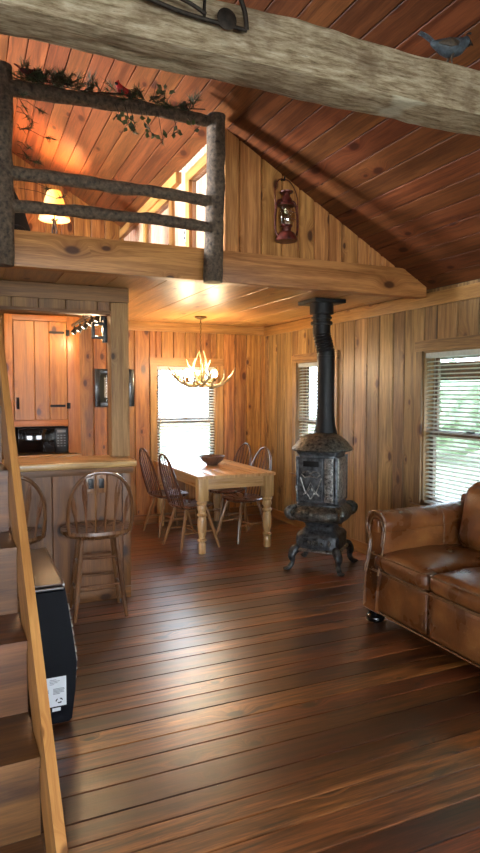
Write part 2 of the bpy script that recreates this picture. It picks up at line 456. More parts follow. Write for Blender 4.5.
# ------------------------------------------------------------------ dimensions
XR, XL, YB, YF = 3.5, -4.1, 7.12, -2.6
ZC, ZL = 2.38, 2.50            # loft soffit, loft floor
K = .568; ZE = 2.40; XRG = -.3 # roof slope, eave height, ridge
def roof(x): return ZE+K*(XR-x) if x >= XRG else ZE+K*(x-XL)
YG = 4.12                      # loft front

# ------------------------------------------------------------------ setting
def floor_r(u, w):
    return R.random()
bm = BM()
fr = {}
boards(bm, V(XL, YF, 0), Y_, X, Z_, YB-YF, 0, XR-XL, wid=(.10, .19), depth=.05, face=.012, gap=.003, ch=.003, seg=(1.3, 3.4))
struct('floor', bm, 'floor')
SL = math.hypot(1, K)
bm = BM()
Us = V(-1, 0, K)/SL; Ns = V(-K, 0, -1)/SL
over = .12
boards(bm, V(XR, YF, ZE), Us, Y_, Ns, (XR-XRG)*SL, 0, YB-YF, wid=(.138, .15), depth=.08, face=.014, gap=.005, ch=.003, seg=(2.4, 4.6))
Us2 = V(1, 0, K)/SL; Ns2 = V(K, 0, -1)/SL
# skylights on the left slope (daylight into the loft and room)
sky1 = (1.55, 2.35, 7.3, 8.6)
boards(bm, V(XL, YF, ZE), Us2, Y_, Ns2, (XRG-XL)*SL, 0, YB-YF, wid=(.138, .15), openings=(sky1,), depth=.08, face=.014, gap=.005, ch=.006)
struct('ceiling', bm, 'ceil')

WIN2 = (3.22, 4.12, .62, 1.90)   # right wall, by the sofa (y0,y1,z0,z1)
WIN3 = (5.48, 6.27, .62, 1.90)   # right wall, behind the stove
WIN1 = (2.07, 2.84, .62, 1.88)   # back wall (x0,x1,z0,z1)
WIN2B = (.5, 1.5, .62, 1.9)
bm = BM()
boards(bm, V(XR, YF, 0), Y_, Z_, -X, YB-YF, 0, ZE, wid=(.15, .23), depth=.14, openings=[(w[0]-YF, w[1]-YF, w[2], w[3]) for w in (WIN2, WIN3, WIN2B)])
struct('wall_right', bm, 'wall_b')
bm = BM()
boards(bm, V(XL, YB, 0), X, Z_, -Y_, XR-XL+.14, 0, lambda u: roof(XL+u)+.05, wid=(.13, .2), depth=.14, openings=[(WIN1[0]-XL, WIN1[1]-XL, WIN1[2], WIN1[3])])
struct('wall_back', bm, 'wall')
bm = BM()
RW = [(-3.3, -2.0, .7, 2.1), (-1.1, .7, .6, 2.1), (1.5, 2.9, .7, 2.1)]
boards(bm, V(XL, YF, 0), X, Z_, Y_, XR-XL, 0, lambda u: roof(XL+u)+.05, wid=(.15, .2), depth=.14, openings=[(a-XL, b-XL, c, d) for a, b, c, d in RW])
struct('wall_rear', bm, 'wall')
bm = BM()
LW = [(-1.4, .2, .7, 2.0), (5.2, 6.4, 1.1, 2.0)]
boards(bm, V(XL, YF, 0), Y_, Z_, X, YB-YF, 0, ZE, wid=(.15, .2), depth=.14, openings=[(a-YF, b-YF, c, d) for a, b, c, d in LW])
struct('wall_left', bm, 'wall')

# loft deck: soffit boards below (a nailed-up pale pine ceiling), deck above
bm = BM()
boards(bm, V(XL, YG+.05, ZC), X, Y_, -Z_, XR-XL, 0, YB-YG-.05, wid=(.36, .42), depth=ZL-ZC, face=.01, gap=.004, ch=.003)
struct('ceiling_loft', bm, 'soffit')
# loft gable wall (front) right of the log post
bm = BM()
XK = 1.70
def gtop(u): return roof(XK+u)-ZL-.001
gs = [0, .125, .30, .47, .615, .745, .875, .99, 1.14, 1.255, 1.36, 1.5]
gs_end = 3.3-XK
boards(bm, V(XK, YG, ZL), X, Z_, -Y_, gs_end, 0, gtop, wid=(.12, .15), depth=.1, u_first=gs, gap=.005, ch=.010)
struct('wall_loft', bm, 'fascia')
# knee wall inside the loft
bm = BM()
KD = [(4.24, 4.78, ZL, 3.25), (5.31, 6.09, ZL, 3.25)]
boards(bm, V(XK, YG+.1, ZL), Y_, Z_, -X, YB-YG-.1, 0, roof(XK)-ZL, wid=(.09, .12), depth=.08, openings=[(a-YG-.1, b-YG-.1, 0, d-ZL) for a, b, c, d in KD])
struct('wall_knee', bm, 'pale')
for i, (a, b, c, d) in enumerate(KD):
    r = bpy.data.objects.new('door_%d' % (i+1), None); COL.objects.link(r); r.location = (XK, (a+b)/2, ZL); r['kind'] = 'structure'
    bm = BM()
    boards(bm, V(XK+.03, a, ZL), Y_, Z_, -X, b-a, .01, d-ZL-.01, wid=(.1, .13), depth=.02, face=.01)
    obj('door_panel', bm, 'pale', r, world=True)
    bm = BM()
    add_box(bm, XK-.03, XK+.0, a-.08, a, ZL, d, 'z', .004); add_box(bm, XK-.03, XK, b, b+.08, ZL, d, 'z', .004)
    add_box(bm, XK-.032, XK, a-.08, b+.08, d, d+.08, 'y', .004)
    obj('door_frame', bm, 'trim', r, world=True)
    bm = BM(); add_lathe(bm, [(0, 0), (.015, 0), (.01, .02), (.018, .035), (0, .045)], 12, Matrix.Translation((XK+.03, a+.08, 2.87)) @ Matrix.Rotation(-PI/2, 4, 'Y'))
    obj('door_knob', bm, 'hinge', r, world=True)
bm = BM(); add_box(bm, XK-.05, XK, 5.05, YB-.002, 3.31, 3.40, 'y', .004); struct('trim_1', bm, 'trim')
bm = BM(); add_box(bm, XRG-.07, XRG+.07, YF, YB, roof(XRG)-.10, roof(XRG)+.10, 'y', .004); struct('trim_7', bm, 'ceil')
bm = BM(); add_box(bm, XR-.025, XR, YF, YB-.03, 2.262, 2.37, 'y', .004); struct('trim_2', bm, 'trim')
bm = BM(); add_box(bm, XL, XR-.025, YB-.025, YB, 2.275, ZC-.001, 'x', .004); struct('trim_3', bm, 'trim')
bm = BM(); add_box(bm, XR-.02, XR, YF, YB-.02, .001, .11, 'y', .004); struct('baseboard_right', bm, 'trim')
bm = BM(); add_box(bm, XL, XR-.02, YB-.02, YB, .001, .11, 'x', .004); struct('baseboard_back', bm, 'barwood')
# fascia of the loft: two boards meeting at the log post
bm = BM(); add_box(bm, -.62, 1.565, YG-.055, YG+.05, 2.335, 2.555, 'x', .006, rnd=.62); struct('trim_4', bm, 'fascia')
bm = BM(); add_box(bm, 1.569, XR-.03, YG-.055, YG+.05, 2.335, 2.555, 'x', .006, rnd=.30)
struct('trim_5', bm, 'fascia')
# bar header under the loft
bm = BM()
add_box(bm, -2.6, 1.195, 4.85, 4.98, 2.262, 2.376, 'x', .006)
boards(bm, V(-2.6, 4.87, 2.19), X, Z_, -Y_, 3.65, 0, .072, wid=(.19, .26), depth=.08, u_first=[0], gap=.006, ch=.004)
add_box(bm, -2.6, 1.05, 4.84, 4.98, 2.165, 2.19, 'x', .004)
struct('trim_6', bm, 'header')
# roof eaves outside
bm = BM()
T0 = V(XR, YF-.3, ZE)
add_prism(bm, V(XR+.14, YF-.3, ZE), V(1, 0, -K)/SL, V(K, 0, 1)/SL, Y_, [(-.1, .02), (1.05, .02), (1.05, .1), (-.1, .1)], 0, YB-YF+.6)
add_box(bm, 4.45, 4.5, YF-.3, YB+.3, 1.68, 1.86, 'y')
add_prism(bm, V(XL-.14, YF-.3, ZE), V(-1, 0, -K)/SL, V(-K, 0, 1)/SL, Y_, [(-.1, .02), (.6, .02), (.6, .1), (-.1, .1)], 0, YB-YF+.6)
struct('roof_eaves', bm, 'roofing')

# ------------------------------------------------------------------ windows + blinds
def window(name, O, U, N, w, h, casing=.075, mid=.47, top_extra=.09, wd='trim'):
    """O lower-left inner corner of the opening on the wall face; N to the room"""
    r = bpy.data.objects.new(name, None); COL.objects.link(r); r.location = O+U*(w/2); r['kind'] = 'structure'
    def bx(bm, u0, u1, z0, z1, n0, n1, g):
        add_prism(bm, O, U, N, Z_, [(u0, n0), (u1, n0), (u1, n1), (u0, n1)], z0, z1) if g == 'z' else add_prism(bm, O, Z_, N, U, [(z0, n0), (z1, n0), (z1, n1), (z0, n1)], u0, u1)
    bm = BM(); c = casing
    bx(bm, -c, 0, -.02, h, 0, .022, 'z'); bx(bm, w, w+c, -.02, h, 0, .022, 'z')
    bx(bm, -c-.01, w+c+.01, h, h+top_extra, 0, .026, 'u')
    for a in (0, w-.012): bx(bm, a, a+.012, 0, h, -.14, 0, 'z')
    bx(bm, .012, w-.012, h-.012, h, -.14, 0, 'u')
    obj('window_frame', bm, wd, r, world=True)
    bm = BM(); bx(bm, -c-.02, w+c+.02, -.03, 0, -.14, .05, 'u'); obj('sill', bm, wd, r, world=True)
    s = .05
    for nm, z0, z1, n in (('upper_sash', h*mid-.02, h-.012, -.125), ('lower_sash', 0, h*mid+.02, -.095)):
        bm = BM()
        bx(bm, .012, .012+s, z0, z1, n, n+.03, 'z'); bx(bm, w-.012-s, w-.012, z0, z1, n, n+.03, 'z')
        bx(bm, .012+s, w-.012-s, z0, z0+.045, n, n+.03, 'u'); bx(bm, .012+s, w-.012-s, z1-.045, z1, n, n+.03, 'u')
        q = obj(nm, bm, 'sash', r, world=True)
        bm = BM(); bx(bm, .012+s-.003, w-.012-s+.003, z0+.042, z1-.042, n+.012, n+.016, 'z'); obj('pane', bm, 'pane', q, world=True)
    bm = BM(); bx(bm, w/2-.03, w/2+.03, h*mid+.02, h*mid+.034, -.1, -.07, 'u'); obj('sash_lock', bm, 'hinge', r, world=True)
    return r
def blind(label, O, U, N, w, h, tilt, n=None, drop=1.0):
    t = thing('window_blind', label, 'blind', O+U*(w/2)+N*(-.035))
    pitch = .034; sw = .04
    def bx(bm, u0, u1, z0, z1, n0, n1): add_prism(bm, O, Z_, N, U, [(z0, n0), (z1, n0), (z1, n1), (z0, n1)], u0, u1)
    bm = BM(); bx(bm, .016, w-.016, h-.055, h-.014, -.065, -.005); obj('headrail', bm, 'slat', t, world=True)
    bm = BM(); z = h-.085; ct, st = math.cos(tilt), math.sin(tilt); zb = .03
    while z > zb+.03:
        c = [(-sw/2, 0), (0, .003), (sw/2, 0), (sw/2, -.002), (0, .001), (-sw/2, -.002)]
        pr = [(z+a*st+b*ct, -.035+a*ct-b*st) for a, b in c]
        add_prism(bm, O, Z_, N, U, pr, .022, w-.022)
        z -= pitch
    obj('slats', bm, 'slat', t, world=True)
    bm = BM(); bx(bm, .022, w-.022, zb-.012, zb+.006, -.06, -.01); obj('bottom_rail', bm, 'slat', t, world=True)
    for f in (.14, .86):
        bm = BM()
        for nn in (-.061, -.009): add_tube(bm, [O+U*(w*f)+N*nn+Z_*zb, O+U*(w*f)+N*nn+Z_*(h-.05)], .0018, 5)
        obj('ladder_cord', bm, 'cord', t, world=True)
    bm = BM(); add_tube(bm, [O+U*.05+N*.002+Z_*(h*.42), O+U*.05+N*.002+Z_*(h-.05)], .003, 6); obj('tilt_wand', bm, 'cord', t, world=True)
    return t
def win_at_right(name, w): return window(name, V(XR, w[0], w[2]), Y_, -X, w[1]-w[0], w[3]-w[2], wd='wall_b')
window('window_1', V(WIN1[0], YB, WIN1[2]), X, -Y_, WIN1[1]-WIN1[0], WIN1[3]-WIN1[2])
win_at_right('window_2', WIN2); win_at_right('window_3', WIN3); win_at_right('window_4', WIN2B)
blind('white slatted blind on the back wall window behind the dining table', V(WIN1[0], YB, WIN1[2]), X, -Y_, WIN1[1]-WIN1[0], WIN1[3]-WIN1[2], math.radians(-22))
blind('white slatted blind on the right hand window above the leather sofa', V(XR, WIN2[0], WIN2[2]), Y_, -X, WIN2[1]-WIN2[0], WIN2[3]-WIN2[2], math.radians(-14))
blind('white slatted blind on the window half hidden behind the stove pipe', V(XR, WIN3[0], WIN3[2]), Y_, -X, WIN3[1]-WIN3[0], WIN3[3]-WIN3[2], math.radians(-14))
i = 5
for a, b, c, d in RW:
    window('window_%d' % i, V(a, YF, c), X, Y_, b-a, d-c); i += 1
for a, b, c, d in LW:
    window('window_%d' % i, V(XL, a, c), Y_, X, b-a, d-c); i += 1
for a, b, c, d in (sky1,):
    r = bpy.data.objects.new('window_%d' % i, None); COL.objects.link(r); r['kind'] = 'structure'; i += 1
    O = V(XL, YF, ZE)+Us2*a+Y_*c; r.location = O
    bm = BM(); W, H = b-a, d-c
    for u0, u1, w0, w1 in ((0, .04, 0, H), (W-.04, W, 0, H), (.04, W-.04, 0, .04), (.04, W-.04, H-.04, H)):
        add_prism(bm, O, Us2, Ns2, Y_, [(u0, -.1), (u1, -.1), (u1, .01), (u0, .01)], w0, w1)
    obj('window_frame', bm, 'trim', r, world=True)
    bm = BM(); add_prism(bm, O, Us2, Ns2, Y_, [(.04, -.07), (W-.04, -.07), (W-.04, -.065), (.04, -.065)], .04, H-.04); obj('pane', bm, 'pane', r, world=True)

# ------------------------------------------------------------------ hewn tie beam
def hewn_beam():
    t = BM(); uvl = t.loops.layers.uv['UVMap']
    x0, x1, y0, y1, z0, z1 = -3.35, 2.95, 2.15, 2.35, 2.782, 2.985
    N = 260; rings = []
    sec = []
    cs = [(y0, z0), (y0, z1), (y1, z1), (y1, z0)]
    for a in range(4):
        p, q = cs[a], cs[(a+1) % 4]
        for k in range(9):
            f = k/9; sec.append((p[0]+(q[0]-p[0])*f, p[1]+(q[1]-p[1])*f))
    for i in range(N+1):
        x = x0+(x1-x0)*i/N; ring = []
        for (yy, zz) in sec:
            cy_, cz_ = (y0+y1)/2, (z0+z1)/2
            dy, dz = yy-cy_, zz-cz_
            q = max(abs(dy)/((y1-y0)/2), abs(dz)/((z1-z0)/2))
            # slight arris rounding
            rr = math.hypot(dy/((y1-y0)/2), dz/((z1-z0)/2))
            k = 1-.07*max(0, rr-1.12)/.3
            p = V(x, cy_+dy*k, cz_+dz*k)
            d = .012*noise.noise(V(x*2.2, yy*5, zz*5))+.006*noise.noise(V(x*9, yy*22, zz*22))
            d += .016*max(0, noise.noise(V(x*1.6+5, yy*9, zz*9))-.25)*-2
            n = V(0, dy, dz).normalized(); p += n*d
            p.z += .006*noise.noise(V(x*.8, 3, 1))+.0045*x
            ring.append(t.verts.new(p))
        rings.append(ring)
    m = len(sec)
    for i in range(N):
        for k in range(m):
            f = t.faces.new((rings[i][k], rings[i][(k+1) % m], rings[i+1][(k+1) % m], rings[i+1][k]))
            for l, (a, b) in zip(f.loops, ((k, i), (k+1, i), (k+1, i+1), (k, i+1))): l[uvl].uv = (a*.025, b*(x1-x0)/N)
    t.faces.new(rings[0]); t.faces.new(rings[-1])
    return t
single('hewn_beam', hewn_beam(), 'hewn', 'thick rough hewn weathered grey timber beam crossing the room overhead', 'beam', loc=(-.2, 2.27, 2.775), ang=60)

# rusty trap hung on the beam's front face
t = thing('animal_trap', 'old rusty iron animal trap hung on the front of the hewn beam', 'trap', (.74, 2.135, 2.87))
bm = BM(); pts = [(.50, 2.125, 2.905), (.56, 2.12, 2.905), (.70, 2.118, 2.884), (.82, 2.118, 2.878), (.965, 2.12, 2.878)]
add_tube(bm, catmull(pts, 6), .008, 8); obj('base_bar', bm, 'rust', t, world=True)
bm = BM(); add_tube(bm, catmull([(.50, 2.127, 2.912), (.60, 2.10, 2.925), (.72, 2.095, 2.91), (.80, 2.10, 2.885)], 6), .007, 8); obj('spring', bm, 'rust', t, world=True)
for s, (xa, xb) in enumerate(((.80, .955), (.93, .965))):
    bm = BM()
    if s == 0: add_tube(bm, catmull([(.80, 2.115, 2.88), (.80, 2.11, 2.94), (.805, 2.108, 3.0)], 6), .006, 8)
    else: add_tube(bm, catmull([(.965, 2.118, 2.88), (.955, 2.11, 2.93), (.935, 2.108, 2.98), (.93, 2.106, 3.0)], 6), .009, 8)
    obj('jaw', bm, 'rust', t, world=True)
bm = BM(); add_lathe(bm, [(0, 0), (.035, 0), (.038, .006), (.02, .012), (0, .013)], 20, Matrix.Translation((.885, 2.118, 2.896)) @ Matrix.Rotation(PI/2, 4, 'X') ); obj('trigger_pan', bm, 'rust', t, world=True)
bm = BM()
for k in range(6):
    a = k*.03; c = V(.505-a, 2.12, 2.915+.008*math.sin(k*2)); ring = [c+V(.02*math.cos(q*PI/5), .006*math.sin(q*PI/5)*(k % 2), .009*math.sin(q*PI/5)) for q in range(10)]
    add_tube(bm, ring, .003, 5, closed=True)
obj('chain', bm, 'rust', t, world=True)

# quail figurine on the beam
def bird(name, label, loc, rz, s, body, belly=None, head=None, tail_up=.15, plume=False, legs=True, group=None):
    t = thing(name, label, 'bird figurine', loc, rz, group)
    z0 = .55*s if legs else .32*s
    bm = BM()
    sk = [(-.62, z0+.02*s+tail_up*s*.2, .05), (-.35, z0+.02*s, .17), (-.05, z0, .27), (.25, z0+.06*s, .25), (.45, z0+.2*s, .17), (.58, z0+.27*s, .14), (.66, z0+.27*s, .06)]
    P = catmull([(a*s, 0, z) for a, z, r in sk], 5); rr = interp([r*s for a, z, r in sk], len(P))
    add_tube(bm, P, rr, 16); obj('body', bm, body, t)
    bm = BM(); 
    for sg in (-1, 0, 1):
        add_tube(bm, [V(-.5*s, sg*.03*s, z0+.06*s), V(-.8*s, sg*.05*s, z0+(.1+tail_up)*s), V(-1.02*s, sg*.07*s, z0+(.12+1.4*tail_up)*s)], [.07*s, .06*s, .02*s], 8, flat=(Z_, .35))
    obj('tail', bm, body, t)
    for sg in (-1, 1):
        bm = BM(); add_tube(bm, catmull([(.22*s, sg*.21*s, z0+.06*s), (-.1*s, sg*.25*s, z0+.02*s), (-.45*s, sg*.13*s, z0+.02*s)], 5), [.05*s, .15*s, .03*s], 10, flat=(Y_, .4)); obj('wing', bm, belly or body, t)
    bm = BM(); add_tube(bm, [(.64*s, 0, z0+.27*s), (.72*s, 0, z0+.24*s), (.80*s, 0, z0+.18*s)], [.055*s, .04*s, .008*s], 10); obj('beak', bm, 'birdk', t)
    for sg in (-1, 1):
        bm = BM(); ellipsoid(bm, (.6*s, sg*.1*s, z0+.31*s), (.022*s,)*3, sub=2); obj('eye', bm, 'birdk', t)
    if head: 
        bm = BM(); ellipsoid(bm, (.62*s, 0, z0+.22*s), (.1*s, .125*s, .1*s)); obj('face_mask', bm, head, t)
    bm = BM()
    if plume: add_tube(bm, catmull([(.58*s, 0, z0+.38*s), (.6*s, 0, z0+.5*s), (.72*s, 0, z0+.52*s)], 5), [.012*s, .02*s, .035*s], 8)
    else: add_tube(bm, [(.5*s, 0, z0+.34*s), (.46*s, 0, z0+.46*s), (.4*s, 0, z0+.54*s)], [.09*s, .05*s, .01*s], 10)
    obj('crest', bm, body if not plume else 'birdk', t)
    if legs:
        for sg in (-1, 1):
            bm = BM(); add_tube(bm, [(.05*s, sg*.1*s, z0-.2*s), (.0*s, sg*.11*s, .15*s), (.04*s, sg*.12*s, .012*s)], [.05*s, .022*s, .02*s], 8)
            for a in (-.5, 0, .5, PI): add_tube(bm, [(.04*s, sg*.12*s, .014*s), (.04*s+.14*s*math.cos(a), sg*.12*s+.14*s*math.sin(a), .01*s)], [.018*s, .008*s], 6)
            obj('leg', bm, 'birdt', t)
    return t
bird('quail_figurine', 'grey carved quail figurine standing on top of the hewn beam', (1.995, 2.215, 3.004), math.radians(-8), .15, 'birdb', 'birdt', 'birdk', .12, plume=True)

# ------------------------------------------------------------------ log railing of the loft
t = thing('log_railing', 'bark covered log railing along the front edge of the loft', 'railing', (.95, 4.02, 2.33))
YL = 4.0
def log(bm, a, b, r0, r1, bow=0, amp=.010, cuts=26, seg=18):
    a, b = V(*a), V(*b); P = []
    for i in range(cuts+1):
        f = i/cuts; p = a.lerp(b, f); p.z += bow*math.sin(PI*f)*(abs((b-a).normalized().x)); p += V(noise.noise(p*1.7), noise.noise(p*1.7+V(5, 5, 5)), noise.noise(p*1.7+V(9, 1, 5)))*.012
        P.append(p)
    add_tube(bm, P, interp([r0, r1], cuts+1), seg, noise_amp=amp, nf=9)
bm = BM(); log(bm, (1.565, YL, 2.318), (1.596, YL, 3.425), .066, .062); p = obj('post', bm, 'bark', t, world=True, ang=60)
bm = BM(); add_lathe(bm, [(0, 0), (.06, 0), (.062, .008), (0, .01)], 20, Matrix.Translation((1.565, YL, 2.309))); obj('cut_end', bm, 'logend', p, world=True)
bm = BM(); log(bm, (.238, YL, 2.318), (.243, YL, 3.475), .058, .060); obj('post', bm, 'bark', t, world=True, ang=60)
bm = BM(); log(bm, (.24, YL, 3.352), (1.58, YL, 3.375), .047, .036, .02); obj('top_rail', bm, 'bark', t, world=True, ang=60)
bm = BM(); log(bm, (.24, YL, 2.862), (1.57, YL, 2.856), .042, .036, .008); obj('middle_rail', bm, 'bark', t, world=True, ang=60)
bm = BM(); log(bm, (.24, YL, 2.67), (1.57, YL, 2.682), .037, .036, .008); obj('bottom_rail', bm, 'bark', t, world=True, ang=60)

# garland
t = thing('pine_garland', 'straggly pine garland draped over the top log rail of the loft', 'garland', (.8, YL-.02, 3.42))
stems = BM(); need = BM(); leaves = BM(); cones = BM()
GR = random.Random(21)
def sprig(p, d, n=26, L=.05, up=True):
    d = d.normalized(); e = p+d*L*1.3
    add_tube(stems, [p, p.lerp(e, .5)+V(0, 0, .004), e], [.0028, .0024, .0015], 5)
    for k in range(n):
        f = GR.uniform(.25, 1); b = p.lerp(e, f)
        q = (d+V(GR.uniform(-1, 1), GR.uniform(-1, 1), GR.uniform(-1, 1))*.95).normalized()
        s = q.cross(V(GR.random(), GR.random(), GR.random()))  .normalized()*.0021
        tip = b+q*L*GR.uniform(.6, 1.1)
        vs = [need.verts.new(x) for x in (b-s, b+s, tip)]; need.faces.new(vs)
def railtop(x): return 3.405+.008*(x-.3)/1.3
add_tube(stems, catmull([(x, YL-.02-.035*math.sin(x*9), railtop(x)+.012+.012*math.sin(x*14)) for x in [.3+.1*k for k in range(13)]], 6), .004, 6)
for k in range(90):
    x = GR.uniform(.34, 1.5) if k % 3 else GR.uniform(.34, .75)
    a = GR.uniform(0, 2*PI); sg = GR.random()
    p = V(x, YL+GR.uniform(-.055, .0), railtop(x)+GR.uniform(-.005, .02))
    sprig(p, V(math.cos(a), -.5*abs(math.sin(a)), GR.uniform(-.15, .9)), 30, GR.uniform(.03, .075))
for x, z in ((.325, 3.30), (.34, 3.26), (.42, 3.245), (.355, 3.2), (.40, 3.17), (.37, 3.0), (.345, 2.98), (.385, 2.93), (.46, 3.08), (.5, 2.78), (.53, 2.73), (.33, 3.1)):
    add_tube(stems, [(.315, YL-.05, z+.04), ((x+.315)/2, YL-.065, z+.03), (x, YL-.07, z)], .0016, 5)
    sprig(V(x, YL-.07, z), V(GR.uniform(-.2, .9), -.3, GR.uniform(-.6, .3)), 26, .045)
for x, z in ((.98, 3.28), (1.02, 3.24), (1.08, 3.27), (1.12, 3.22), (.92, 3.29), (1.3, 3.25), (1.4, 3.3), (1.17, 3.50), (1.24, 3.5), (.99, 3.22), (1.2, 3.2)):
    add_tube(stems, [(x-.03, YL-.06, 3.36 if z < 3.4 else 3.44), (x-.01, YL-.065, z+.03), (x, YL-.065, z)], .002, 5)
    for q in range(4):
        c = V(x+GR.uniform(-.03, .03), YL-.065+GR.uniform(-.012, .012), z+GR.uniform(-.03, .03)); a = GR.uniform(0, 2*PI); l = GR.uniform(.016, .026)
        u = V(math.cos(a), GR.uniform(-.4, .4), math.sin(a)).normalized(); w = u.cross(V(0, 1, .2)).normalized()
        vs = [leaves.verts.new(v) for v in (c-u*l, c-u*.2*l+w*.62*l, c+u*.3*l+w*.3*l, c+u*l, c+u*.3*l-w*.3*l, c-u*.2*l-w*.62*l)]; leaves.faces.new(vs)
    if z < 3.3: sprig(V(x, YL-.066, z), V(GR.uniform(-1, 1), -.2, -.6), 14, .035)
for x, dz in ((.43, .0), (.99, .008), (.62, .005), (1.36, .0)):
    cones = BM()
    for k in range(5):
        zz = railtop(x)+.012+dz+.009*k; r = .022-.003*k
        for q in range(8):
            a = q*PI/4+k*.4
            add_tube(cones, [(x, YL-.03, zz), (x+r*math.cos(a), YL-.03+r*math.sin(a), zz+.006)], [.005, .003], 5)
    obj('pine_cone', cones, 'cone', t, world=True)
obj('stem', stems, 'twig', t, world=True); obj('pine_needles', need, 'needle', t, world=True); obj('ivy_leaves', leaves, 'leaf', t, world=True); 
bird('cardinal_figurine', 'bright red cardinal perched in the middle of the pine garland', (.955, YL-.035, 3.42), math.radians(215), .10, 'red', 'red', 'birdk', -.1, legs=False)
bird('cardinal_figurine', 'dark red bird on the garland beside the left log post', (.385, YL-.035, 3.425), math.radians(20), .085, 'dkred', 'dkred', 'birdk', .1, legs=False)

# ------------------------------------------------------------------ lantern on the gable
lx, ly = 2.155, YG-.085
t = thing('hurricane_lantern', 'rusty red hurricane lantern hanging on the pine gable wall', 'lantern', (lx, ly, 2.655))
def L_(prof, name, mat, seg=24, par=None, **k):
    bm = BM(); add_lathe(bm, prof, seg); return obj(name, bm, mat, par or t, **k)
L_([(0, 0), (.078, 0), (.082, .008), (.08, .02), (.068, .05), (.05, .064), (.03, .07), (0, .07)], 'fuel_tank', 'lantern')
L_([(.03, .066), (.036, .08), (.034, .1), (.045, .104), (.045, .112), (0, .112)], 'burner', 'lantern')
L_([(.044, .112), (.056, .14), (.06, .18), (.056, .22), (.044, .255), (.042, .255), (.054, .22), (.058, .18), (.054, .14), (.042, .112)], 'glass_globe', 'lglass')
L_([(.062, .25), (.06, .262), (.045, .275), (.04, .30), (.026, .318), (.026, .335), (.048, .345), (.05, .353), (.03, .36), (0, .36)], 'chimney_cap', 'lantern')
for s in (-1, 1):
    bm = BM(); add_tube(bm, catmull([(s*.072, 0, .03), (s*.09, 0, .08), (s*.088, 0, .2), (s*.07, 0, .275), (s*.04, 0, .292)], 6), .0085, 10); obj('side_tube', bm, 'lantern', t)
bm = BM(); add_tube(bm, catmull([(-.088, 0, .22), (-.092, .0, .30), (-.08, .02, .38), (-.045, .035, .44), (0, .045, .455), (.045, .035, .44), (.08, .02, .38), (.092, 0, .30), (.088, 0, .22)], 5), .0042, 8); obj('bail_handle', bm, 'lantern', t)
bm = BM(); add_tube(bm, [(-.07, -.03, .15), (0, -.064, .15), (.07, -.03, .15)], .002, 6); add_tube(bm, [(-.07, -.03, .2), (0, -.064, .2), (.07, -.03, .2)], .002, 6); obj('guard_wire', bm, 'lantern', t)
bm = BM(); add_tube(bm, catmull([(lx, YG+.002, 3.115), (lx, YG-.03, 3.112), (lx, YG-.05, 3.10), (lx, YG-.056, 3.125)], 5), .006, 8)
single('wall_hook', bm, 'hinge', 'small dark iron hook above the red lantern on the gable', 'hook', loc=(lx, YG, 3.11))

# ------------------------------------------------------------------ loft furniture
NSX, NSY = .83, 6.30
t = thing('nightstand', 'low wooden nightstand under the lit lamp in the loft', 'nightstand', (NSX, NSY, ZL))
bm = BM(); add_box(bm, -.24, .24, -.2, .2, .49, .52, 'x', .005); obj('top', bm, 'stool', t)
bm = BM(); add_box(bm, -.21, .21, -.17, .17, .3, .49, 'x', .004); obj('drawer_box', bm, 'stool', t)
for a in (-.19, .19):
    for b in (-.15, .15): bm = BM(); add_box(bm, a-.02, a+.02, b-.02, b+.02, 0, .3, 'z', .003); obj('leg', bm, 'stool', t)
t = thing('table_lamp', 'lit table lamp with a warm cream shade in the loft', 'lamp', (NSX, NSY, ZL+.52))
bm = BM(); add_lathe(bm, [(0, 0), (.08, 0), (.08, .015), (.03, .03), (.02, .05), (0, .05)], 20); obj('base', bm, 'rust', t)
bm = BM()
for q in range(4):
    a = q*PI/2; add_tube(bm, catmull([(.015*math.cos(a), .015*math.sin(a), .04), (.03*math.cos(a+.6), .03*math.sin(a+.6), .1), (.012*math.cos(a), .012*math.sin(a), .17), (.03*math.cos(a+1), .03*math.sin(a+1), .21)], 4), .008, 6)
add_tube(bm, [(0, 0, .04), (0, 0, .30)], .006, 8); obj('stem', bm, 'rust', t)
bm = BM(); add_lathe(bm, [(.148, .205), (.062, .475), (.06, .475), (.146, .205)], 32)
for f in list(bm.faces):
    if len(f.verts) > 4: bm.faces.remove(f)
obj('lamp_shade', bm, 'shade', t)
bm = BM(); ellipsoid(bm, (0, 0, .33), (.03, .03, .042), sub=2); obj('bulb', bm, 'bulb', t)

t = thing('slipper_chair', 'black upholstered chair in the loft behind the left log post', 'chair', (.13, 5.2, ZL+.002), PI/2)
bm = BM(); rr_cushion(bm, -.32, .2, -.33, .33, .12, .30, .07, (0, 0, .02)); obj('seat', bm, 'fabric', t)
def taper(p): p.y *= 1-.42*max(0, (p.z-.25)/.5)**1.6; return p
bm = BM(); rr_cushion(bm, .12, .30, -.41, .41, .12, .74, .085, (.02, 0, .03), fn=taper); obj('backrest', bm, 'fabric', t)
for a in (-.25, .15):
    for s in (-.3, .3): bm = BM(); add_lathe(bm, [(0, 0), (.02, 0), (.03, .14), (0, .14)], 10, Matrix.Translation((a, s, 0))); obj('leg', bm, 'dark', t)
bm = BM(); add_box(bm, XK-.012, XK-.0005, 4.905, 4.975, 2.80, 2.91, 'z', .003)
t = single('wall_outlet', bm, 'white', 'white outlet plate on the daylit knee wall in the loft', 'outlet', loc=(XK, 4.94, 2.855))
for dz in (-.022, .022):
    bm = BM(); add_box(bm, XK-.0145, XK-.0118, 4.925, 4.955, 2.855+dz-.014, 2.855+dz+.014, 'z', .002); obj('socket', bm, 'dark', t, world=True)

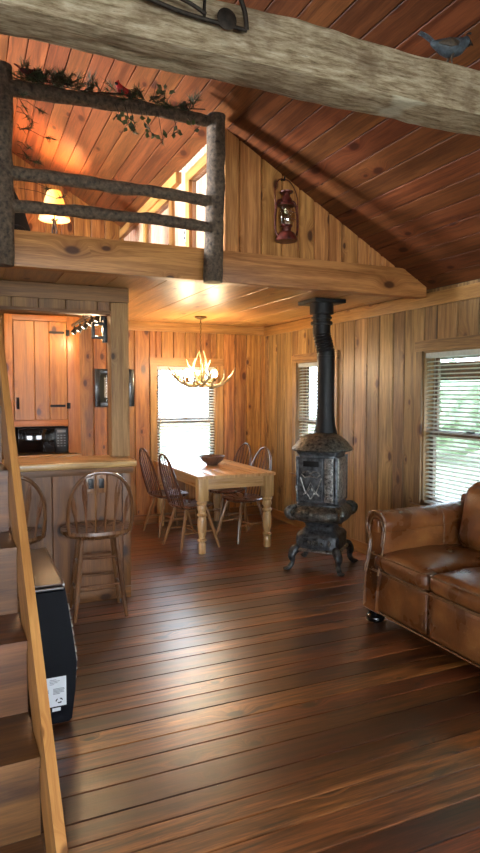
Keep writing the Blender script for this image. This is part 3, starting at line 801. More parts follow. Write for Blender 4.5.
# ------------------------------------------------------------------ bar
t = thing('bar_counter', 'pine boarded breakfast bar with a pale worktop', 'bar counter', (0, 4.8, 0))
bm = BM(); boards(bm, V(-2.6, 4.62, .0), X, Z_, -Y_, 3.70, .0, 1.0, wid=(.5, .56), depth=.06, u_first=[0, .4, .95, 1.5, 2.05, 2.6, 3.16], gap=.004, ch=.004)
add_box(bm, 1.06, 1.118, 4.685, 5.04, 0, 1.0, 'z', .003); obj('front_panel', bm, 'barwood', t, world=True)
bm = BM(); add_box(bm, 1.07, 1.128, 4.598, 4.619, .09, .99, 'z', .003); obj('corner_trim', bm, 'barwood', t, world=True)
bm = BM(); add_box(bm, -2.6, 1.128, 4.60, 4.619, .0, .085, 'x', .004); obj('base_trim', bm, 'barwood', t, world=True)
bm = BM(); add_box(bm, -2.6, 1.178, 4.585, 5.06, 1.003, 1.05, 'x', .008); obj('worktop', bm, 'ctop', t, world=True)
bm = BM(); add_box(bm, -2.6, 1.15, 4.592, 4.619, .955, 1.0025, 'x', .004); obj('apron', bm, 'barwood', t, world=True)
ox, oz = .876, .885
bm = BM(); add_box(bm, ox-.075, ox+.075, 4.607, 4.6195, oz-.07, oz+.075, 'z', .004)
t = single('outlet_plate', bm, 'legw', 'wooden outlet plate on the bar front behind the stool', 'outlet', loc=(ox, 4.6195, oz))
for s in (-1, 1):
    bm = BM(); add_box(bm, ox+s*.038-.019, ox+s*.038+.019, 4.6035, 4.608, oz-.035, oz+.038, 'z', .003); q = obj('socket', bm, 'dark', t, world=True)
# post
bm = BM(); add_box(bm, 1.05, 1.192, 4.855, 4.995, 1.0515, 2.26, 'z', .008)
for v in bm.verts: v.co += V(noise.noise(v.co*6), noise.noise(v.co*6+V(4, 0, 0)), 0)*.003
single('timber_post', bm, 'post', 'rough square timber post standing on the bar end', 'post', loc=(1.12, 4.92, 1.0515))

# ------------------------------------------------------------------ kitchen hutch
hx0, hx1, hy0 = .37, 1.10, 6.60
t = thing('kitchen_cabinet', 'tall knotty pine kitchen cabinet with an open microwave shelf', 'cabinet', ((hx0+hx1)/2, 6.85, 0))
bm = BM()
add_box(bm, hx0, hx0+.03, hy0+.02, YB-.03, 0, 2.34, 'z'); add_box(bm, hx1-.03, hx1, hy0+.02, YB-.03, 0, 2.27, 'z')
add_box(bm, hx0+.03, hx1-.03, YB-.06, YB-.03, .0, 2.27, 'z')
add_box(bm, hx0+.03, hx1-.03, hy0+.02, YB-.06, 1.21, 1.24, 'x'); add_box(bm, hx0+.03, hx1-.03, hy0+.02, YB-.06, 2.24, 2.27, 'x')
obj('body', bm, 'cab', t, world=True)
bm = BM()
add_box(bm, hx0, hx0+.075, hy0-.0, hy0+.02, .93, 2.34, 'z', .003); add_box(bm, hx1-.125, hx1, hy0, hy0+.02, .93, 2.34, 'z', .003)
add_box(bm, hx0+.075, hx1-.125, hy0, hy0+.02, 1.215, 1.275, 'x', .003); add_box(bm, hx0+.075, hx1-.125, hy0, hy0+.02, 2.28, 2.34, 'x', .003)
obj('face_frame', bm, 'cab', t, world=True)
bm = BM(); dx0, dx1 = hx0+.08, hx1-.13
boards(bm, V(dx0, hy0-.001, 1.28), X, Z_, -Y_, dx1-dx0, 0, .995, wid=(.15, .17), depth=.018, face=.012, u_first=[0, .20, .345, .522], gap=.003, ch=.006)
d = obj('door', bm, 'cab', t, world=True)
bm = BM(); add_tube(bm, catmull([(dx0+.035, hy0-.004, 1.41), (dx0+.04, hy0-.035, 1.43), (dx0+.04, hy0-.035, 1.47), (dx0+.035, hy0-.004, 1.49)], 5), .007, 8); add_box(bm, dx0+.02, dx0+.05, hy0-.006, hy0-.0015, 1.39, 1.51, 'z', .002); obj('handle', bm, 'hinge', d, world=True)
for z in (1.42, 2.17):
    bm = BM(); add_prism(bm, V(dx1-.17, hy0-.0015, z), Z_, -Y_, X, [(-.012, 0), (.012, 0), (.012, .004), (-.012, .004)], 0, .15)
    add_tube(bm, [(dx1-.175, hy0-.003, z), (dx1-.16, hy0-.003, z)], [.004, .016], 8, flat=(Y_, .3)); add_tube(bm, [(dx1+.0, hy0-.008, z-.03), (dx1, hy0-.008, z+.03)], .008, 8); add_box(bm, dx1+.006, dx1+.03, hy0-.006, hy0-.001, z-.03, z+.03, 'z'); obj('strap_hinge', bm, 'hinge', d, world=True)
bm = BM(); add_box(bm, hx0-.02, hx1+.0, hy0-.05, hy0+.018, .88, .92, 'x', .004); add_box(bm, hx0+.031, hx1-.031, hy0+.018, YB-.065, .88, .92, 'x'); obj('shelf', bm, 'ctop', t, world=True)
bm = BM(); boards(bm, V(hx0, hy0+.019, .05), X, Z_, -Y_, hx1-hx0, 0, .825, wid=(.3, .36), depth=.017, face=.01); obj('lower_door', bm, 'cab', t, world=True)
# microwave
mx0, mx1 = hx0+.11, hx0+.605
t = thing('microwave', 'black microwave oven on the shelf below the pine cabinet', 'microwave', ((mx0+mx1)/2, 6.8, .9205))
bm = BM(); add_box(bm, mx0, mx1, hy0+.03, hy0+.38, .93, 1.195, 'x', .008); obj('case', bm, 'dark', t, world=True)
bm = BM(); add_box(bm, mx0+.005, mx1-.135, hy0+.012, hy0+.029, .937, 1.188, 'x', .006); d = obj('door', bm, 'gloss', t, world=True)
bm = BM(); add_box(bm, mx0+.04, mx1-.175, hy0+.008, hy0+.0125, .975, 1.15, 'x', .003); obj('door_window', bm, 'gloss', d, world=True)
bm = BM(); add_box(bm, mx1-.13, mx1-.005, hy0+.014, hy0+.029, .937, 1.188, 'z', .004); d = obj('control_panel', bm, 'dark', t, world=True)
bm = BM(); add_box(bm, mx1-.11, mx1-.025, hy0+.011, hy0+.0138, 1.145, 1.172, 'x', .001)
obj('display', bm, 'greyink', d, world=True)
bm = BM()
for a in range(3):
    for b in range(5): add_box(bm, mx1-.112+a*.032, mx1-.092+a*.032, hy0+.0115, hy0+.0138, 1.0+b*.027, 1.012+b*.027, 'x')
obj('buttons', bm, 'greyink', d, world=True)
for a in (mx0+.05, mx1-.05): bm = BM(); add_lathe(bm, [(0, 0), (.012, 0), (.012, .01), (0, .01)], 10, Matrix.Translation((a, hy0+.2, .9205))); obj('foot', bm, 'dark', t, world=True)

# picture on the back wall
t = thing('picture_frame', 'black framed picture on the back wall behind the timber post', 'picture', (1.57, YB-.02, 1.39))
pa, pb, pc, pd = 1.345, 1.80, 1.395, 1.825; yf = YB-.001
bm = BM(); w = .06
for a, b, c, e, g in ((pa, pa+w, pc, pd, 'z'), (pb-w, pb, pc, pd, 'z'), (pa+w, pb-w, pc, pc+w, 'x'), (pa+w, pb-w, pd-w, pd, 'x')): add_box(bm, a, b, yf-.032, yf, c, e, g, .008)
obj('frame', bm, 'pframe', t, world=True)
bm = BM(); add_box(bm, pa+w-.002, pb-w+.002, yf-.014, yf-.002, pc+w-.002, pd-w+.002); obj('mat_board', bm, 'mat', t, world=True)
bm = BM(); add_box(bm, pa+.11, pb-.11, yf-.016, yf-.0138, pc+.1, pd-.1); obj('print', bm, 'art', t, world=True)
bm = BM(); add_box(bm, pa+w, pb-w, yf-.020, yf-.018, pc+w, pd-w); obj('glazing', bm, 'pane', t, world=True)

# track light on the loft soffit over the kitchen, running away from the bar
t = thing('track_light', 'black track with a row of small spots on the kitchen ceiling', 'track light', (1.02, 5.85, ZC))
bm = BM(); add_box(bm, 1.005, 1.035, 5.12, 6.5, 2.225, 2.25, 'y', .003); obj('track', bm, 'dark', t, world=True)
for y in (5.9, 5.35):
    bm = BM(); add_tube(bm, [(1.02, y, 2.2495), (1.02, y, ZC-.001)], .006, 8); obj('hanger', bm, 'dark', t, world=True)
for y in (5.2, 5.5, 5.8, 6.1, 6.4):
    bm = BM(); T = Matrix.Translation((1.02, y, 2.17)) @ Matrix.Rotation(math.radians(35), 4, 'Y')
    add_lathe(bm, [(0, .045), (.018, .045), (.026, .02), (.030, -.03), (.026, -.03), (.02, -.008), (0, -.006)], 16, T); add_tube(bm, [(1.02, y, 2.226), (1.02, y, 2.19)], .007, 6)
    s = obj('spot', bm, 'dark', t, world=True)
    bm = BM(); ellipsoid(bm, (0, 0, 0), (.016, .016, .010), sub=2); bm.transform(T @ Matrix.Translation((0, 0, -.022))); obj('lens', bm, 'bulb2', s, world=True)
# black bracket fixture nearest the post
t = thing('spotlight_fixture', 'black square framed light fixture hanging beside the timber post', 'light fixture', (.98, 4.98, 2.16))
bm = BM(); xa, xb, za, zb = .935, 1.075, 1.99, 2.12
ya, yb = 5.0, 5.03
for a, b, c, e in ((xa, xa+.022, za, zb), (xa+.022, xb-.052, zb-.022, zb), (xa+.022, xb-.052, za, za+.02), (xb-.054, xb, za-.03, zb+.02)): add_box(bm, a, b, ya, yb+.02, c, e, 'z', .004)
obj('frame', bm, 'dark', t, world=True)
bm = BM(); add_tube(bm, [(1.04, 5.025, 2.142), (1.04, 5.025, ZC-.001)], .012, 10); obj('stem', bm, 'dark', t, world=True)
bm = BM(); add_lathe(bm, [(0, 0), (.03, 0), (.036, .03), (.03, .05), (0, .05)], 14, Matrix.Translation((1.01, 5.06, 2.16)) @ Matrix.Rotation(PI/2, 4, 'Y')); obj('lamp_head', bm, 'dark', t, world=True)
for x, lab in ((.40, 'small round recessed light at the left above the kitchen cabinet door'), (.77, 'small round recessed light at the right above the kitchen cabinet door')):
    t = thing('recessed_light', lab, 'ceiling light', (x, 5.75, ZC))
    bm = BM(); add_lathe(bm, [(.03, -.001), (.042, -.001), (.044, -.008), (.03, -.01)], 20, Matrix.Translation((x, 5.75, ZC))); obj('ring', bm, 'silver', t, world=True)
    bm = BM(); ellipsoid(bm, (x, 5.75, ZC-.012), (.03, .03, .012), sub=2); obj('bulb', bm, 'bulb2', t, world=True)

# ------------------------------------------------------------------ stools
def bow_pts(w, z0, z1, y0, lean, n=28, p=2.4):
    out = []
    for k in range(n+1):
        a = PI*k/n; c, s = math.cos(a), math.sin(a)
        x = -math.copysign(abs(c)**(2/p), c)*w/2; zz = abs(s)**(2/p)
        # horseshoe: widen above the seat
        z = z0+(z1-z0)*zz
        out.append(V(x*(1-.14*(1-zz)**2), y0-lean*zz, z))
    return out
def bow_half(w, zf, p=2.4): return (w/2)*(max(0, 1-zf**p))**(1/p)
def make_stool(label):
    t = thing('bar_stool', label, 'stool', (0, 0, 0), 0, 'windsor stools at the bar')
    zs = .61
    bm = BM(); add_lathe(bm, [(0, zs-.06), (.15, zs-.06), (.21, zs-.04), (.232, zs-.018), (.23, zs+.004), (.2, zs), (.1, zs-.012), (0, zs-.014)], 36, Matrix.Diagonal((1.08, .9, 1, 1)), power=2.3); obj('seat', bm, 'stool', t)
    bm = BM(); P = bow_pts(.475, zs-.005, 1.03, -.155, .10); add_tube(bm, P, .0125, 10); obj('back_bow', bm, 'stool', t)
    def top(x):
        zf = (1-(abs(x)/.2375)**2.4)**(1/2.4)
        return V(x, -.155-.10*zf, zs+(1.03-zs)*zf)
    for k, xb in enumerate((-.15, -.09, -.03, .03, .09, .15)):
        xt = xb*1.28; b = V(xb, -.165, zs-.006); e = top(xt); bm = BM()
        arrow = k in (0, 1, 4, 5)
        P = [b.lerp(e, f/10) for f in range(11)]
        rad = [.007, .007, .007, .008, .009, .012, .016, .018, .017, .010, .006] if arrow else [.007]*7+[.006]*4
        add_tube(bm, P, rad, 8, flat=(Y_, .38) if arrow else None); obj('spindle', bm, 'stool', t)
    tops = [(s*.115, q*.10) for s in (-1, 1) for q in (-1, 1)]; feet = [(s*.175, q*.155) for s in (-1, 1) for q in (-1, 1)]
    def at(i, z): f = 1-z/(zs-.04); return V(tops[i][0]+(feet[i][0]-tops[i][0])*f, tops[i][1]+(feet[i][1]-tops[i][1])*f, z)
    for i in range(4):
        bm = BM(); P = [at(i, z) for z in (0, .05, .15, .25, .35, .43, .50, zs-.04)]; add_tube(bm, P, [.013, .014, .017, .018, .018, .017, .015, .013], 10); obj('leg', bm, 'stool', t)
    for i, j, z in ((0, 2, .23), (1, 3, .23), (0, 1, .19), (2, 3, .19), (0, 2, .42), (1, 3, .39), (0, 1, .37), (2, 3, .37)):
        bm = BM(); a, b = at(i, z), at(j, z); add_tube(bm, [a.lerp(b, f) for f in (0, .25, .5, .75, 1)], [.007, .009, .0105, .009, .007], 8); obj('stretcher', bm, 'stool', t)
    return t
s1 = make_stool('brown windsor bar stool in full view at the end of the bar')
s1.location = (.832, 4.375, .001); s1.rotation_euler.z = math.radians(-3)
s2 = clone(s1); s2['label'] = 'brown windsor bar stool half hidden behind the stair stringer'; s2.location = (.235, 4.375, .001); s2.rotation_euler.z = math.radians(4)

# ------------------------------------------------------------------ dining set
TX0, TX1, TY0, TY1 = 2.0, 2.83, 5.50, 7.0
tcx, tcy = (TX0+TX1)/2, (TY0+TY1)/2
t = thing('dining_table', 'pale pine farmhouse dining table with turned legs', 'table', (tcx, tcy, .001))
hw, hl = (TX1-TX0)/2, (TY1-TY0)/2
bm = BM()
for k in range(5):
    a = -hw+k*2*hw/5; add_box(bm, a+.0006, a+2*hw/5-.0006, -hl, hl, .73, .76, 'y', .003)
obj('tabletop', bm, 'table', t)
bm = BM(); i_ = .07
for s in (-1, 1):
    add_box(bm, -hw+i_+.04, hw-i_-.04, s*(hl-.075)-.011, s*(hl-.075)+.011, .62, .7295, 'x', .002)
    add_box(bm, s*(hw-.075)-.011, s*(hw-.075)+.011, -hl+i_+.04, hl-i_-.04, .62, .7295, 'y', .002)
obj('apron', bm, 'table', t)
lp = [(0, 0), (.034, 0), (.036, .01), (.036, .10), (.03, .115), (.044, .125), (.046, .14), (.034, .15), (.032, .165), (.043, .21), (.047, .28), (.044, .33), (.036, .36), (.048, .37), (.05, .385), (.038, .395), (.036, .41), (.045, .43), (.048, .45), (.04, .475), (.05, .485), (.052, .495), (.045, .51), (.045, .52)]
for sx_ in (-1, 1):
    for sy_ in (-1, 1):
        bm = BM(); cx_, cy_ = sx_*(hw-.065), sy_*(hl-.065)
        add_lathe(bm, lp, 24, Matrix.Translation((cx_, cy_, 0)))
        add_box(bm, cx_-.05, cx_+.05, cy_-.05, cy_+.05, .515, .7295, 'z', .004); obj('leg', bm, 'table', t)
def make_chair():
    t = thing('windsor_chair', '', 'chair', (0, 0, 0), 0, 'bow back windsor chairs at the dining table')
    zs = .44
    bm = BM(); add_lathe(bm, [(0, zs-.04), (.15, zs-.04), (.20, zs-.022), (.212, zs-.008), (.206, zs+.002), (.18, zs), (.1, zs-.01), (0, zs-.012)], 36, Matrix.Diagonal((1.02, 1.0, 1, 1)), power=2.5); obj('seat', bm, 'chair', t)
    h = .95
    bm = BM(); add_tube(bm, bow_pts(.38, zs-.004, h, -.165, .15, p=2.2), .0115, 10); obj('back_bow', bm, 'chair', t)
    for xb in (-.115, -.07, -.023, .023, .07, .115):
        xt = xb*1.18; zf = (1-(abs(xt)/.19)**2.2)**(1/2.2)
        b = V(xb, -.17, zs-.004); e = V(xt, -.165-.15*zf, zs+(h-zs)*zf); bm = BM()
        add_tube(bm, [b.lerp(e, f/6) for f in range(7)], [.005, .006, .007, .007, .006, .005, .004], 8); obj('spindle', bm, 'chair', t)
    tops = [(s*.115, q*.11) for s in (-1, 1) for q in (-1, 1)]; feet = [(s*.20, q*.215) for s in (-1, 1) for q in (-1, 1)]
    def at(i, z): f = 1-z/(zs-.03); return V(tops[i][0]+(feet[i][0]-tops[i][0])*f, tops[i][1]+(feet[i][1]-tops[i][1])*f, z)
    for i in range(4):
        bm = BM(); add_tube(bm, [at(i, z) for z in (0, .06, .14, .22, .3, .36, zs-.025)], [.011, .013, .016, .0175, .016, .014, .012], 10); obj('leg', bm, 'legw', t)
    for i, j in ((0, 1), (2, 3)):
        bm = BM(); a, b = at(i, .17), at(j, .17); add_tube(bm, [a.lerp(b, f) for f in (0, .25, .5, .75, 1)], [.006, .009, .012, .009, .006], 8); obj('stretcher', bm, 'legw', t)
    bm = BM(); a = at(0, .17).lerp(at(1, .17), .5); b = at(2, .17).lerp(at(3, .17), .5); add_tube(bm, [a.lerp(b, f) for f in (0, .25, .5, .75, 1)], [.006, .009, .012, .009, .006], 8); obj('stretcher', bm, 'legw', t)
    return t
c0 = make_chair()
for k, (x, y, rz, lab) in enumerate([
    (2.07, 5.90, -82, 'near brown windsor chair on the left side of the dining table'),
    (2.05, 6.60, -80, 'far brown windsor chair at the left, nearer the window'),
    (2.70, 6.02, 104, 'near brown windsor chair on the stove side of the table'),
    (2.74, 6.62, 103, 'far brown windsor chair on the stove side, nearest the corner')]):
    c = c0 if k == 0 else clone(c0)
    c.location = (x, y, .001); c.rotation_euler.z = math.radians(rz); c['label'] = lab
bm = BM(); add_lathe(bm, [(0, .0), (.06, 0), (.065, .012), (.11, .045), (.138, .09), (.142, .1), (.134, .1), (.104, .055), (.05, .022), (0, .018)], 40, Matrix.Translation((2.47, 6.33, .7625)))
single('wooden_bowl', bm, 'bowl', 'dark wooden bowl on the dining table', 'bowl', loc=(2.47, 6.33, .7625))

# ------------------------------------------------------------------ antler chandelier
chx, chy = 2.36, 6.38
t = thing('antler_chandelier', 'antler chandelier with lit bulbs hanging over the dining table', 'chandelier', (chx, chy, ZC))
bm = BM(); add_lathe(bm, [(0, -.001), (.065, -.001), (.068, -.012), (.03, -.03), (.008, -.035), (0, -.035)], 24); obj('ceiling_canopy', bm, 'brass', t)
bm = BM()
z = -.035; k = 0
while z > -.50:
    c = V(0, 0, z-.016); ax = X if k % 2 else Y_
    add_tube(bm, [c+ax*(.008*math.cos(q*PI/5))+Z_*(.018*math.sin(q*PI/5)) for q in range(10)], .0024, 5, closed=True); z -= .029; k += 1
obj('chain', bm, 'brass', t)
zr = -.70
bm = BM(); add_lathe(bm, [(0, zr-.07), (.02, zr-.06), (.032, zr-.03), (.022, zr), (.03, zr+.05), (.012, zr+.1), (.008, zr+.2), (0, zr+.2)], 20); obj('hub', bm, 'brass', t)
def antler(a, flip, s=1.0, lift=0):
    bm = BM(); T = Matrix.Rotation(a, 4, 'Z')
    def P(*p): return [T @ (V(*q)*s+V(0, 0, lift)) for q in p]
    main = catmull(P((.02, 0, zr-.02), (.12, .03*flip, zr-.055), (.23, .03*flip, zr-.03), (.32, -.02*flip, zr+.05), (.375, -.06*flip, zr+.15)), 6)
    add_tube(bm, main, [.02, .018, .016, .013, .003], 10, noise_amp=.003, nf=30)
    add_tube(bm, catmull(P((.12, .03*flip, zr-.05), (.13, .08*flip, zr+.0), (.15, .10*flip, zr+.10)), 5), [.014, .010, .002], 8)
    add_tube(bm, catmull(P((.22, .03*flip, zr-.03), (.255, .06*flip, zr+.04), (.26, .05*flip, zr+.13)), 5), [.013, .010, .002], 8)
    add_tube(bm, catmull(P((.30, -.01*flip, zr+.03), (.34, .03*flip, zr+.07), (.36, .05*flip, zr+.12)), 5), [.011, .008, .002], 8)
    obj('antler', bm, 'antler', t)
for k in range(5): antler(math.radians(-24+72*k), 1 if k % 2 else -1)
for a in (20, 140, 260):   # upright centre antlers
    bm = BM(); T = Matrix.Rotation(math.radians(a), 4, 'Z')
    P = lambda *p: [T @ V(*q) for q in p]
    add_tube(bm, catmull(P((.02, 0, zr), (.07, .02, zr+.10), (.075, 0, zr+.20), (.02, -.02, zr+.33)), 6), [.016, .015, .012, .003], 10)
    add_tube(bm, catmull(P((.07, .02, zr+.10), (.12, .03, zr+.16), (.16, .02, zr+.24)), 5), [.012, .009, .002], 8); obj('antler', bm, 'antler', t)
for (bx_, by_) in ((-.165, -.02), (.155, .0)):
    bm = BM(); add_tube(bm, [(bx_*.2, by_*.2, zr), (bx_*.7, by_, zr-.02), (bx_, by_, zr), (bx_, by_, zr+.03)], .006, 8); add_lathe(bm, [(0, zr+.0), (.022, zr+.0), (.016, zr+.03), (.013, zr+.045), (0, zr+.045)], 14, Matrix.Translation((bx_, by_, 0))); h = obj('lamp_holder', bm, 'brass', t)
    bm = BM(); ellipsoid(bm, (bx_, by_, zr+.082), (.04, .04, .046), sub=3); obj('bulb', bm, 'bulb', h)

# ------------------------------------------------------------------ stove
SX, SY, TH = 2.90, 4.735, math.radians(-47.5)
t = thing('parlor_stove', 'tall black cast iron parlor stove with a black stovepipe', 'stove', (SX, SY, .001), TH)
def sq(name, prof, mat, power=5, seg=48, sx=1, sy=1, par=None, ang=35):
    bm = BM(); add_lathe(bm, prof, seg, power=power, sx=sx, sy=sy); return obj(name, bm, mat, par or t, ang=ang)
for sx_ in (-1, 1):
    for sy_ in (-1, 1):
        bm = BM(); d = V(sx_, sy_*1.0, 0).normalized()
        P = catmull([V(0, 0, .0)+V(sx_*.15, sy_*.15, .185), V(sx_*.185, sy_*.185, .18), V(sx_*.21, sy_*.21, .13), V(sx_*.205, sy_*.205, .07), V(sx_*.225, sy_*.225, .025), V(sx_*.245, sy_*.245, .014)], 5)
        add_tube(bm, P, [.03, .042, .036, .022, .022, .02], 10); ellipsoid(bm, (sx_*.245, sy_*.245, .016), (.032, .032, .0155), sub=2); obj('leg', bm, 'iron', t)
sq('base_plate', [(0, .165), (.19, .165), (.215, .175), (.215, .185), (.2, .195), (0, .195)], 'nickel', 6)
q = sq('ash_box', [(0, .19), (.195, .19), (.195, .30), (.18, .325), (.14, .345), (.13, .36), (0, .36)], 'iron', 7)
bm = BM(); add_box(bm, -.11, .08, -.208, -.19, .205, .295, 'x', .004); dd = obj('ash_door', bm, 'iron', t)
bm = BM(); 
for k in range(5): ellipsoid(bm, (-.06+k*.02, -.21, .25), (.009, .006, .024), sub=2)
add_tube(bm, [(.055, -.207, .25), (.07, -.225, .25)], [.012, .009], 8); obj('draft_vents', bm, 'ornate', dd)
bm = BM(); ellipsoid(bm, (.125, -.2, .25), (.014, .02, .03), sub=2); obj('damper_knob', bm, 'nickel', t)
sq('waist', [(0, .35), (.14, .35), (.128, .375), (.135, .40), (.17, .43), (.185, .445), (0, .445)], 'iron', 5)
sq('foot_rail', [(0, .43), (.2, .43), (.236, .445), (.252, .475), (.250, .51), (.232, .54), (.198, .565), (.185, .575), (0, .575)], 'ornate', 4)
for sx_ in (-1, 1):
    for sy_ in (-1, 1):
        bm = BM(); add_tube(bm, catmull([(sx_*.17, sy_*.17, .46), (sx_*.225, sy_*.225, .475), (sx_*.24, sy_*.24, .52), (sx_*.21, sy_*.21, .555), (sx_*.18, sy_*.18, .56)], 5), [.026, .03, .03, .024, .016], 10); obj('corner_scroll', bm, 'ornate', t)
sq('firebox', [(0, .57), (.19, .57), (.19, .585), (.175, .60), (.175, 1.01), (.19, 1.03), (.195, 1.05), (0, 1.05)], 'iron', 8)
# front door (local -y) and nickel side
bm = BM(); add_box(bm, -.155, .06, -.192, -.172, .615, .99, 'z', .008); fd = obj('front_door', bm, 'iron', t)
bm = BM(); 
add_box(bm, -.115, .025, -.1965, -.19, .915, .965, 'x', .003); obj('door_grille', bm, 'hinge', fd)
bm = BM()
for pts in ([(-.14, -.20, .82), (-.09, -.205, .68), (-.045, -.206, .78), (.0, -.205, .68), (.05, -.20, .82)], [(-.12, -.2, .66), (-.045, -.205, .74), (.03, -.2, .66)], [(-.13, -.2, .85), (-.1, -.2, .82), (-.045, -.2, .835), (.01, -.2, .82), (.04, -.2, .85)], [(-.045, -.204, .635), (-.01, -.206, .685), (-.045, -.204, .735), (-.08, -.206, .685), (-.045, -.204, .635)]): add_tube(bm, [V(a, b+.006, c) for a, b, c in pts], .0065, 8)
add_tube(bm, catmull([(-.12, -.194, .86), (-.07, -.196, .875), (-.045, -.196, .855), (-.02, -.196, .875), (.03, -.194, .86)], 5), .006, 8)
obj('cast_ornament', bm, 'nickel', fd)
bm = BM(); add_tube(bm, [(-.165, -.19, .74), (-.17, -.225, .75), (-.165, -.225, .69)], .008, 8); obj('door_latch', bm, 'nickel', fd)
bm = BM()
add_box(bm, .072, .15, -.186, -.172, .61, .99, 'z', .006)
for k in range(5): add_tube(bm, catmull([(.08, -.187, .65+k*.075), (.11, -.193, .67+k*.075), (.135, -.19, .65+k*.075), (.115, -.19, .635+k*.075), (.1, -.19, .65+k*.075)], 4), .006, 6)
obj('scroll_panel', bm, 'nickel', t)
bm = BM(); add_box(bm, .172, .186, -.13, .14, .615, .99, 'z', .006)
for k in range(3): ellipsoid(bm, (.188, .0, .68+k*.12), (.006, .08, .045), sub=2)
obj('side_panel', bm, 'nickel', t)
for s in (-1, 1):
    bm = BM(); add_tube(bm, [(s*.172, -.172, .60), (s*.172, -.172, 1.0)], .016, 10); obj('corner_column', bm, 'iron', t)
    bm = BM(); add_tube(bm, [(s*.172, .172, .60), (s*.172, .172, 1.0)], .016, 10); obj('corner_column', bm, 'iron', t)
sq('dome_top', [(0, 1.045), (.235, 1.042), (.258, 1.048), (.264, 1.06), (.258, 1.075), (.240, 1.09), (.222, 1.12), (.19, 1.152), (.15, 1.178), (.11, 1.195), (0, 1.2)], 'ornate', 2.3)
PO = V(.0, .095, 0)
bm = BM(); add_lathe(bm, [(0, 1.17), (.108, 1.17), (.102, 1.21), (.09, 1.26), (.081, 1.34), (.078, 1.42), (.078, 1.86), (.081, 1.862), (.081, 1.885), (.078, 1.887), (0, 1.887)], 32, Matrix.Translation(PO)); obj('lower_pipe', bm, 'pipe', t)
bm = BM(); Rm = Matrix.Rotation(-TH, 3, 'Z')
lat = Rm @ V(-.036, .02, 0)   # small offset elbow, leans to image left going up
P = []; rad = []
for k in range(31):
    f = k/30; s_ = f*f*(3-2*f); P.append(PO+lat*s_+V(0, 0, 1.885+.235*f)); rad.append(.079+(.004 if k % 3 == 0 else -.003) if 4 < k < 26 else .079)
add_tube(bm, P, rad, 28); obj('crimped_elbow', bm, 'pipe', t)
bm = BM(); add_lathe(bm, [(0, 2.11), (.079, 2.11), (.079, 2.16), (.096, 2.163), (.099, 2.178), (.096, 2.19), (.079, 2.193), (.079, 2.215), (.092, 2.217), (.094, 2.232), (.08, 2.236), (.08, 2.255), (.106, 2.257), (.106, 2.346), (0, 2.346)], 32, Matrix.Translation(PO+lat)); obj('upper_pipe', bm, 'pipe', t)
bm = BM(); a = TH; T = Matrix.Translation(PO+lat) @ Matrix.Rotation(-TH, 4, 'Z'); add_box(bm, -.155, .155, -.155, .155, 2.345, 2.3775, 'x', .002, T=T); obj('ceiling_plate', bm, 'pipe', t)

# ------------------------------------------------------------------ sofa
sy0, sy1 = 1.62, 3.50
t = thing('leather_sofa', 'brown leather sofa with rolled arms against the right wall', 'sofa', (2.95, (sy0+sy1)/2, 0))
def so(name, bm, mat='leather', par=None): return obj(name, bm, mat, par or t, world=True, ang=50)
bm = BM(); rr_cushion(bm, 2.56, 3.42, sy0+.03, sy1-.03, .085, .37, .02, n=8); so('frame', bm)
bm = BM()
n_ = 3; L0 = (sy1-sy0)/n_
for k in range(n_):
    rr_cushion(bm, 2.485, 2.57, sy0+k*L0+.003, sy0+(k+1)*L0-.003, .095, .385, .03, (.02, 0, 0), n=10, wob=.003)
fr_ = so('front_rail', bm)
bm = BM()
add_tube(bm, [(2.482, sy0+.03, .372), (2.474, sy0+.3, .375), (2.472, sy1-.3, .375), (2.480, sy1-.06, .372), (2.486, sy1-.035, .362), (2.490, sy1-.022, .335), (2.490, sy1-.022, .15), (2.486, sy1-.035, .118), (2.480, sy1-.06, .105), (2.474, sy1-.3, .102), (2.474, sy0+.3, .102), (2.482, sy0+.03, .105)], .0055, 8); so('piping', bm, 'piping', fr_)
cw = (sy1-sy0-.14)/3
edges = [sy1-.07-cw*k for k in range(4)]
for k in range(3):
    y1_, y0_ = edges[k], edges[k+1]
    bm = BM(); 
    def sink(p, a=y0_, b=y1_):
        f = max(0, 1-((p.y-(a+b)/2)/((b-a)/2))**2)*max(0, 1-((p.x-2.82)/.36)**2)
        p.z -= .0*f; return p
    rr_cushion(bm, 2.46, 3.16, y0_+.004, y1_-.004 if k else y1_-.05, .375, .50, .05, (.012, .0, .035), n=16, wob=.006)
    c_ = so('seat_cushion', bm)
    bm = BM()
    add_tube(bm, catmull([(2.54, y1_-.006, .485), (2.487, y1_-.02, .487), (2.468, y1_-.06, .486), (2.462, (y0_+y1_)/2, .490), (2.468, y0_+.06, .486), (2.487, y0_+.02, .487), (2.54, y0_+.006, .485)], 6), .0055, 8)
    add_tube(bm, catmull([(2.487, y1_-.02, .39), (2.466, y1_-.06, .388), (2.46, (y0_+y1_)/2, .388), (2.466, y0_+.06, .388), (2.487, y0_+.02, .39)], 6), .0045, 8); so('piping', bm, 'piping', c_)
    bm = BM(); T = Matrix.Translation((3.2, 0, .46)) @ Matrix.Rotation(math.radians(12), 4, 'Y') @ Matrix.Translation((-3.2, 0, -.46))
    by0 = y0_+.005 if k < 2 else y0_+.12; by1 = y1_-.005 if k else y1_-.135
    rr_cushion(bm, 3.06, 3.27, by0, by1, .47, .945, .095, (.05, 0, .02), n=16, T=T, wob=.008); bc = so('back_cushion', bm)
bm = BM(); rr_cushion(bm, 3.24, 3.44, sy0+.06, sy1-.06, .14, .86, .07, n=12); so('back_frame', bm)
